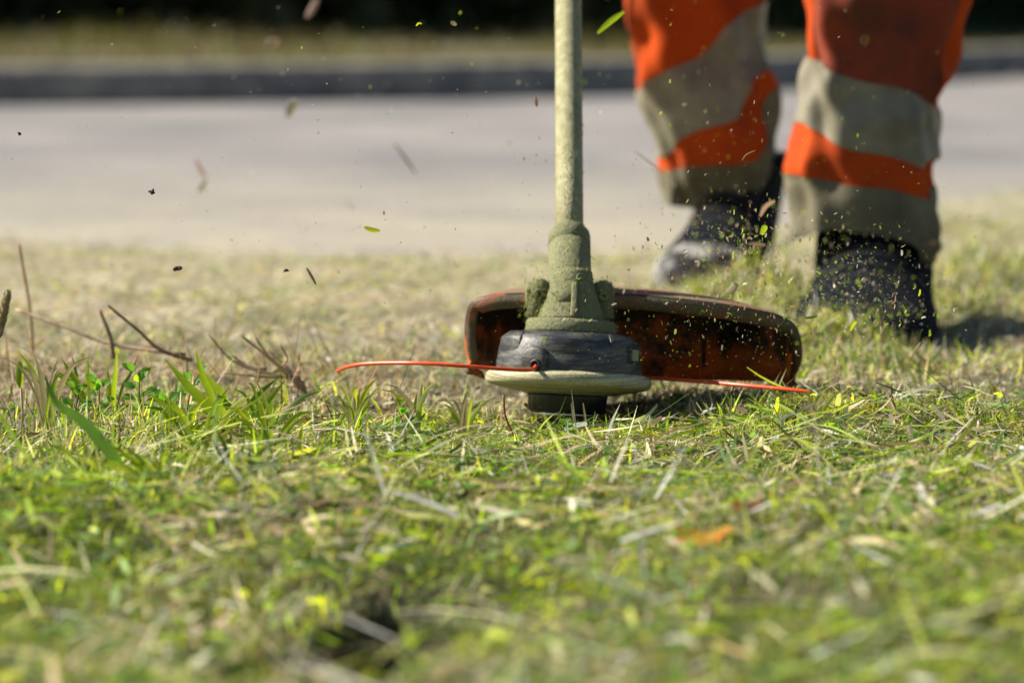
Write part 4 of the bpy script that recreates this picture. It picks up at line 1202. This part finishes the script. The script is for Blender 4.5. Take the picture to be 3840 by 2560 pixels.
def GT(px, py, off):
    g_ = G(px, py, off)
    for _ in range(6): g_ = G(px, py, off + float(terrain(g_.x, g_.y)))
    return g_
def lying(name, px, wd, mt, label, cat, z=.018, cup=.3, group=None):
    q = []
    for (x, y) in px:
        q.append(GT(x, y, z))
    o = mk(name, *ribbon(q, wd, cup=cup, facing=(0, -.45, 1)), mt, origin=q[0])
    return tag(o, label, cat, group)
lying('cut_grass', [(3380, 1682), (3460, 1688), (3560, 1725), (3640, 1762), (3712, 1792)], [.0008, .003, .0036, .003, .0005], g_bright, 'long bright green blade arching over the clippings at right', 'grass blade', .026)
lying('cut_grass', [(3060, 1620), (3140, 1590), (3220, 1578), (3330, 1598)], [.0005, .0014, .0018, .0005], g_dark, 'thin dark arched blade over the yellow moss', 'grass blade', .028)
lying('cut_straw', [(3443, 1488), (3530, 1540), (3630, 1598), (3740, 1640), (3860, 1680)], [.0022, .0028, .0045, .0025, .002], straw_m, 'pale straw stalk with a knot lying across the turf at the right edge', 'straw', .020)
lying('cut_straw', [(3440, 1890), (3500, 1935), (3560, 1965)], [.003, .0036, .002], straw_m, 'short pale straw in the clippings at lower right', 'straw', .022)
lying('cut_straw', [(2740, 1830), (2790, 1812), (2835, 1805)], [.001, .003, .0015], straw_m, 'short pinkish straw below the guard, in the clippings', 'straw', .024)
lying('cut_grass', [(1850, 2010), (2100, 1985), (2350, 1965)], [.001, .004, .001], g_mid, 'long green blade lying flat in the near centre', 'grass blade', .024)
lying('cut_grass', [(1180, 2375), (1290, 2420), (1430, 2480)], [.002, .006, .003], g_mid, 'green blade bridging the dark hollow in the foreground', 'grass blade', .012)
lying('cut_grass', [(120, 1905), (330, 1850), (560, 1845)], [.001, .006, .001], g_bright, 'blurred bright blade lying flat at the near left', 'grass blade', .022)
lying('cut_straw', [(1320, 2090), (1390, 2130), (1440, 2160)], [.003, .005, .003], straw_m, 'broad curled pale straw in the near grass left of centre', 'straw', .024)
# fallen leaves
def fallen(pxs, py, sizex, sizey, mt, label, z=.018, rot=0.0):
    c = GT(pxs, py, z)
    n = 14
    v = []
    for j in range(5):
        rr = j / 4
        for i in range(n):
            a = 2 * math.pi * i / n
            lob = 1 + .16 * math.cos(3 * a + rot) + .07 * math.cos(7 * a)
            x, y = math.cos(a) * rr * sizex * lob, math.sin(a) * rr * sizey * lob
            xr, yr = x * math.cos(rot) - y * math.sin(rot), x * math.sin(rot) + y * math.cos(rot)
            v.append(c + Vector((xr, yr, .35 * sizey * rr * rr * math.cos(2 * a + 1) + .003 * math.sin(a * 5) * rr)))
    lf = thing('fallen_leaf', c, label, 'leaf')
    mk('leaf_blade', v, grid_faces(n, 5, True), mt, lf)
    mk('leaf_stalk', *tube([c + Vector((sizex * .9 * math.cos(rot), sizex * .9 * math.sin(rot), .001)), c + Vector((sizex * 1.5 * math.cos(rot + .2), sizex * 1.5 * math.sin(rot + .2), .003))], [.0007, .0005], 6), brown_m, lf)
def leafy(name, a, b):
    m = leaf_mat(name, a, .45)
    nt = m.node_tree
    for nd in nt.nodes:
        if nd.type == 'VALTORGB':
            nd.color_ramp.elements[0].color = (*a, 1); nd.color_ramp.elements[1].color = (*b, 1)
        if nd.type == 'TEX_NOISE': nd.inputs['Scale'].default_value = 45
    return m
fallen(2640, 2000, .019, .013, leafy('orange_leaf', (.62, .17, .02), (.60, .36, .06)), 'orange and yellow fallen leaf lying in the near right grass', .026, .2)
fallen(2800, 1895, .009, .011, leafy('brown_leaf', (.22, .07, .03), (.14, .06, .03)), 'curled reddish brown dead leaf in the clippings below the guard', .022, 1.1)
fallen(3333, 1730, .006, .005, leafy('pale_leaf', (.33, .38, .30), (.45, .50, .42)), 'small pale grey green leaf on top of the clippings at right', .028, .7)
fallen(3600, 1640, .006, .004, leafy('tan_leaf', (.45, .36, .26), (.55, .46, .33)), 'small tan withered leaf by the straw stalk at right', .024, .4)
fallen(1310, 1930, .008, .006, leafy('yellow_leaf', (.45, .30, .04), (.40, .38, .08)), 'yellowing leaf scrap in the near grass left of centre', .022, .9)

# ================================================================== FLYING DEBRIS
soil_m = two_tone('damp_soil', (.008, .007, .006), (.025, .018, .012), 200, rough=.9, bstr=.6)
def clod(px, py, Yd, r, label, sq=1.0):
    bm = bmesh.new(); bmesh.ops.create_icosphere(bm, subdivisions=3, radius=r)
    for v in bm.verts:
        k = 1 + .22 * (random.random() - .5) + .40 * math.sin(v.co.x / r * 3.1 + px) * math.cos(v.co.z / r * 2.7 + py)
        v.co = v.co * k; v.co.z *= sq
    me = bpy.data.meshes.new('soil_clod'); bm.to_mesh(me); bm.free()
    me.materials.append(soil_m)
    o = bpy.data.objects.new('soil_clod', me); COL.objects.link(o); o.location = P(px, py, Yd); o.rotation_euler = (0, random.uniform(-.6, .6), 0)
    tag(o, label, 'soil clod', 'soil clods flung into the air')
clod(570, 720, 2.66, .0025, 'round black soil clod in the air over the pale road', .9)
clod(666, 1007, 2.70, .0034, 'largest jagged black soil clod in the air at the edge of the road', .6)
clod(1073, 1014, 2.66, .0024, 'small oval black soil clod in the air, nearest the trimmer', .55)
clod(73, 502, 2.70, .0014, 'tiny dark soil crumb in the air at the far left', .8)
def flyer(name, pts, Yd, wd, mt, label, cat, group='bits of plant flung into the air'):
    q = [P(x, y, Yd) for x, y in pts]
    tag(mk(name, *ribbon(q, [wd * .5, wd, wd, wd * .5], nseg=8, facing=(random.uniform(-.4, .4), -1, random.uniform(-.4, .4))), mt, origin=q[0]), label, cat, group)
pink_m = leaf_mat('pinkish_husk', (.45, .30, .24), .3)
flyer('grass_fragment', [(2240, 125), (2290, 80), (2340, 45)], 2.45, .0042, g_bright, 'large blurred green blade fragment between the shaft and the trousers', 'grass fragment')
flyer('husk', [(998, 172), (1020, 160), (1045, 155)], 2.05, .0052, pink_m, 'pinkish oval husk in the air before the dry bank', 'husk')
flyer('straw_fragment', [(1150, 68), (1170, 35), (1192, -5)], 2.05, .0042, pink_m, 'pale broad straw fragment at the top edge above the road', 'straw fragment')
flyer('straw_fragment', [(1080, 440), (1092, 400), (1106, 375)], 2.05, .0050, straw_m, 'blurred orange tan straw fragment over the far edge of the road', 'straw fragment')
flyer('grass_fragment', [(1366, 852), (1395, 862), (1425, 866)], 2.6, .0036, g_yellow, 'yellow green fragment in the air above the pale road edge', 'grass fragment')
flyer('grass_fragment', [(1560, 98), (1570, 88), (1582, 90)], 2.68, .0016, g_yellow, 'small curled yellow fragment high left of the shaft', 'grass fragment')
flyer('husk', [(1690, 82), (1700, 88), (1712, 95)], 2.66, .0034, straw_m, 'ragged tan husk high left of the shaft', 'husk')
flyer('straw_fragment', [(2008, 360), (2010, 380), (2014, 400)], 2.6, .0030, pink_m, 'short whitish straw fragment beside the left of the shaft', 'straw fragment')
flyer('twig_fragment', [(1480, 540), (1520, 595), (1560, 650)], 2.05, .0016, brown_m, 'thin blurred brown twig fragment over the middle of the road', 'twig fragment')
flyer('twig_fragment', [(735, 595), (755, 640), (772, 665)], 2.05, .0024, pink_m, 'short brown twig fragment over the left of the road', 'twig fragment')
flyer('straw_fragment', [(745, 722), (760, 700), (774, 672)], 2.05, .0030, straw_m, 'tan straw fragment just under the short brown twig', 'straw fragment')
flyer('twig_fragment', [(1150, 1005), (1168, 1035), (1185, 1066)], 2.6, .0022, brown_m, 'stubby brown twig fragment right of the smallest oval clod', 'twig fragment')
flyer('twig_fragment', [(2382, 568), (2440, 612), (2510, 662)], 2.25, .0011, straw_m, 'long thin brown twig fragment at the left trouser hem', 'twig fragment')
flyer('straw_fragment', [(2782, 602), (2798, 580), (2832, 564)], 2.72, .0008, straw_m, 'thin curved pale straw fragment before the left hem', 'straw fragment')
flyer('twig_fragment', [(2850, 812), (2870, 775), (2905, 753)], 2.4, .0036, pink_m, 'thick curved brown twig fragment between the two hems', 'twig fragment')
flyer('straw_fragment', [(2805, 914), (2838, 915), (2870, 918)], 2.4, .0024, pink_m, 'reddish straw fragment flying level before the left boot', 'straw fragment')
flyer('grass_fragment', [(2855, 880), (2866, 856), (2872, 845)], 2.6, .0052, g_bright, 'bright green leaf fragment before the gap between the boots', 'grass fragment')
flyer('grass_fragment', [(3018, 1192), (3042, 1190), (3066, 1184)], 2.68, .0022, g_bright, 'level green blade fragment just above the right end of the guard', 'grass fragment')
flyer('straw_fragment', [(3300, 1262), (3312, 1240), (3324, 1222)], 2.62, .0034, straw_m, 'pale stubby straw fragment before the right boot sole', 'straw fragment')
flyer('straw_fragment', [(3418, 1340), (3432, 1310), (3453, 1282)], 2.70, .0013, straw_m, 'thin bright straw fragment at the lower right of the right boot', 'straw fragment')
flyer('grass_fragment', [(3385, 1142), (3392, 1165), (3400, 1187)], 2.66, .0020, g_bright, 'thin upright green fragment before the right boot', 'grass fragment')
flyer('grass_fragment', [(3445, 1110), (3449, 1098), (3450, 1085)], 2.66, .0018, g_yellow, 'short yellow fragment at the outer side of the right boot', 'grass fragment')
flyer('straw_fragment', [(3345, 1140), (3356, 1128), (3358, 1108)], 2.68, .0012, pink_m, 'small hooked brown straw fragment above the thin green one', 'straw fragment')
flyer('grass_fragment', [(3188, 1240), (3200, 1215), (3212, 1205)], 2.58, .0030, g_yellow, 'pale green bent fragment right of the guard tip', 'grass fragment')
flyer('straw_fragment', [(2722, 1098), (2745, 1085), (2765, 1062)], 2.52, .0056, straw_m, 'olive broad straw fragment just above the guard', 'straw fragment')
flyer('straw_fragment', [(2838, 1050), (2846, 1025), (2844, 1002)], 2.55, .0050, straw_m, 'blurred tan straw fragment low between the boots', 'straw fragment')

# cloud of tiny flung bits, too many to count
VV, FF, CC = [], [], []
def cloud(n, cx, cy, sx, sy, y0, y1, L0, L1):
    px = rng.normal(cx, sx, n); py = rng.normal(cy, sy, n); Yd = rng.uniform(y0, y1, n)
    pts = np.array([tuple(P(a, b, c)) for a, b, c in zip(px, py, Yd)])
    k = pts[:, 2] > .012; pts = pts[k]; m_ = len(pts)
    L = L0 * (L1 / L0) ** (rng.random(m_) ** 1.3)
    pal = np.array([(.22, .36, .04), (.34, .40, .08), (.45, .36, .25), (.34, .24, .18), (.50, .48, .38)])
    cols = pal[rng.integers(0, 5, m_)] * rng.uniform(.7, 1.2, (m_, 1))
    push(*blades(pts, rng.uniform(0, 6.283, m_), L, L * rng.uniform(.2, .8, m_), rng.uniform(0, 3.1, m_), rng.uniform(-1, 1, m_), cols, tipw=.6, segs=2))
cloud(2600, 2950, 1060, 330, 130, 2.45, 3.5, .0005, .0042)
cloud(900, 2780, 980, 140, 110, 2.5, 3.3, .0006, .0048)
cloud(1100, 3200, 1180, 180, 90, 2.5, 3.4, .0005, .0040)
cloud(500, 2700, 560, 420, 300, 2.1, 3.4, .0005, .0032)
cloud(500, 2000, 900, 900, 250, 2.1, 3.3, .0004, .0022)
cloud(900, 1100, 560, 800, 330, 1.9, 3.2, .0004, .0026)
cloud(260, 1500, 1000, 500, 120, 2.5, 3.4, .0006, .0034)
cloud(260, 2500, 1300, 350, 60, 2.62, 2.8, .0004, .0016)
tag(mk_np('flying_debris', np.concatenate(VV), np.concatenate(FF), strawy, np.concatenate(CC)), 'cloud of tiny green and tan bits flung up around the boots and guard', 'flying debris', kind='stuff')

# heaped clippings thrown against the boots
VV, FF, CC = [], [], []
def heap(px, py, sx, sy, hz, n, Lm=.03, ps=.5):
    g_ = G(px, py)
    x = rng.normal(g_.x, sx, n); y = rng.normal(g_.y, sy, n)
    fall = np.exp(-((x - g_.x) / sx) ** 2 / 2 - ((y - g_.y) / sy) ** 2 / 2)
    z = terrain(x, y) + rng.random(n) * hz * fall
    push(*blades(np.stack([x, y, z], 1), rng.uniform(0, 6.283, n), rng.uniform(.3, 1, n) * Lm, rng.uniform(.0012, .003, n), rng.uniform(.2, 1.6, n), rng.uniform(-.5, 1, n), pick_cols(n, ps) * 1.1))
heap(2960, 1250, .045, .05, .075, 3200)
heap(2850, 1180, .05, .05, .06, 2200)
heap(3080, 1300, .035, .04, .05, 1800)
heap(2700, 1180, .05, .05, .03, 1300)
heap(3250, 1380, .06, .05, .02, 1400)
heap(3120, 1330, .05, .03, .05, 2200)
heap(2700, 1200, .05, .03, .05, 1800)
heap(3620, 1180, .05, .10, .02, 900, .035, .5)
heap(3760, 1050, .05, .15, .025, 900, .04, .5)
tag(mk_np('clipping_heap', np.concatenate(VV), np.concatenate(FF), strawy, np.concatenate(CC)), 'loose clippings heaped against the toes of the boots', 'clippings', kind='stuff')
print('tris', sum(sum(len(p.vertices) - 2 for p in o.data.polygons) for o in SC.objects if o.type == 'MESH' and len(o.data.polygons) < 20000))
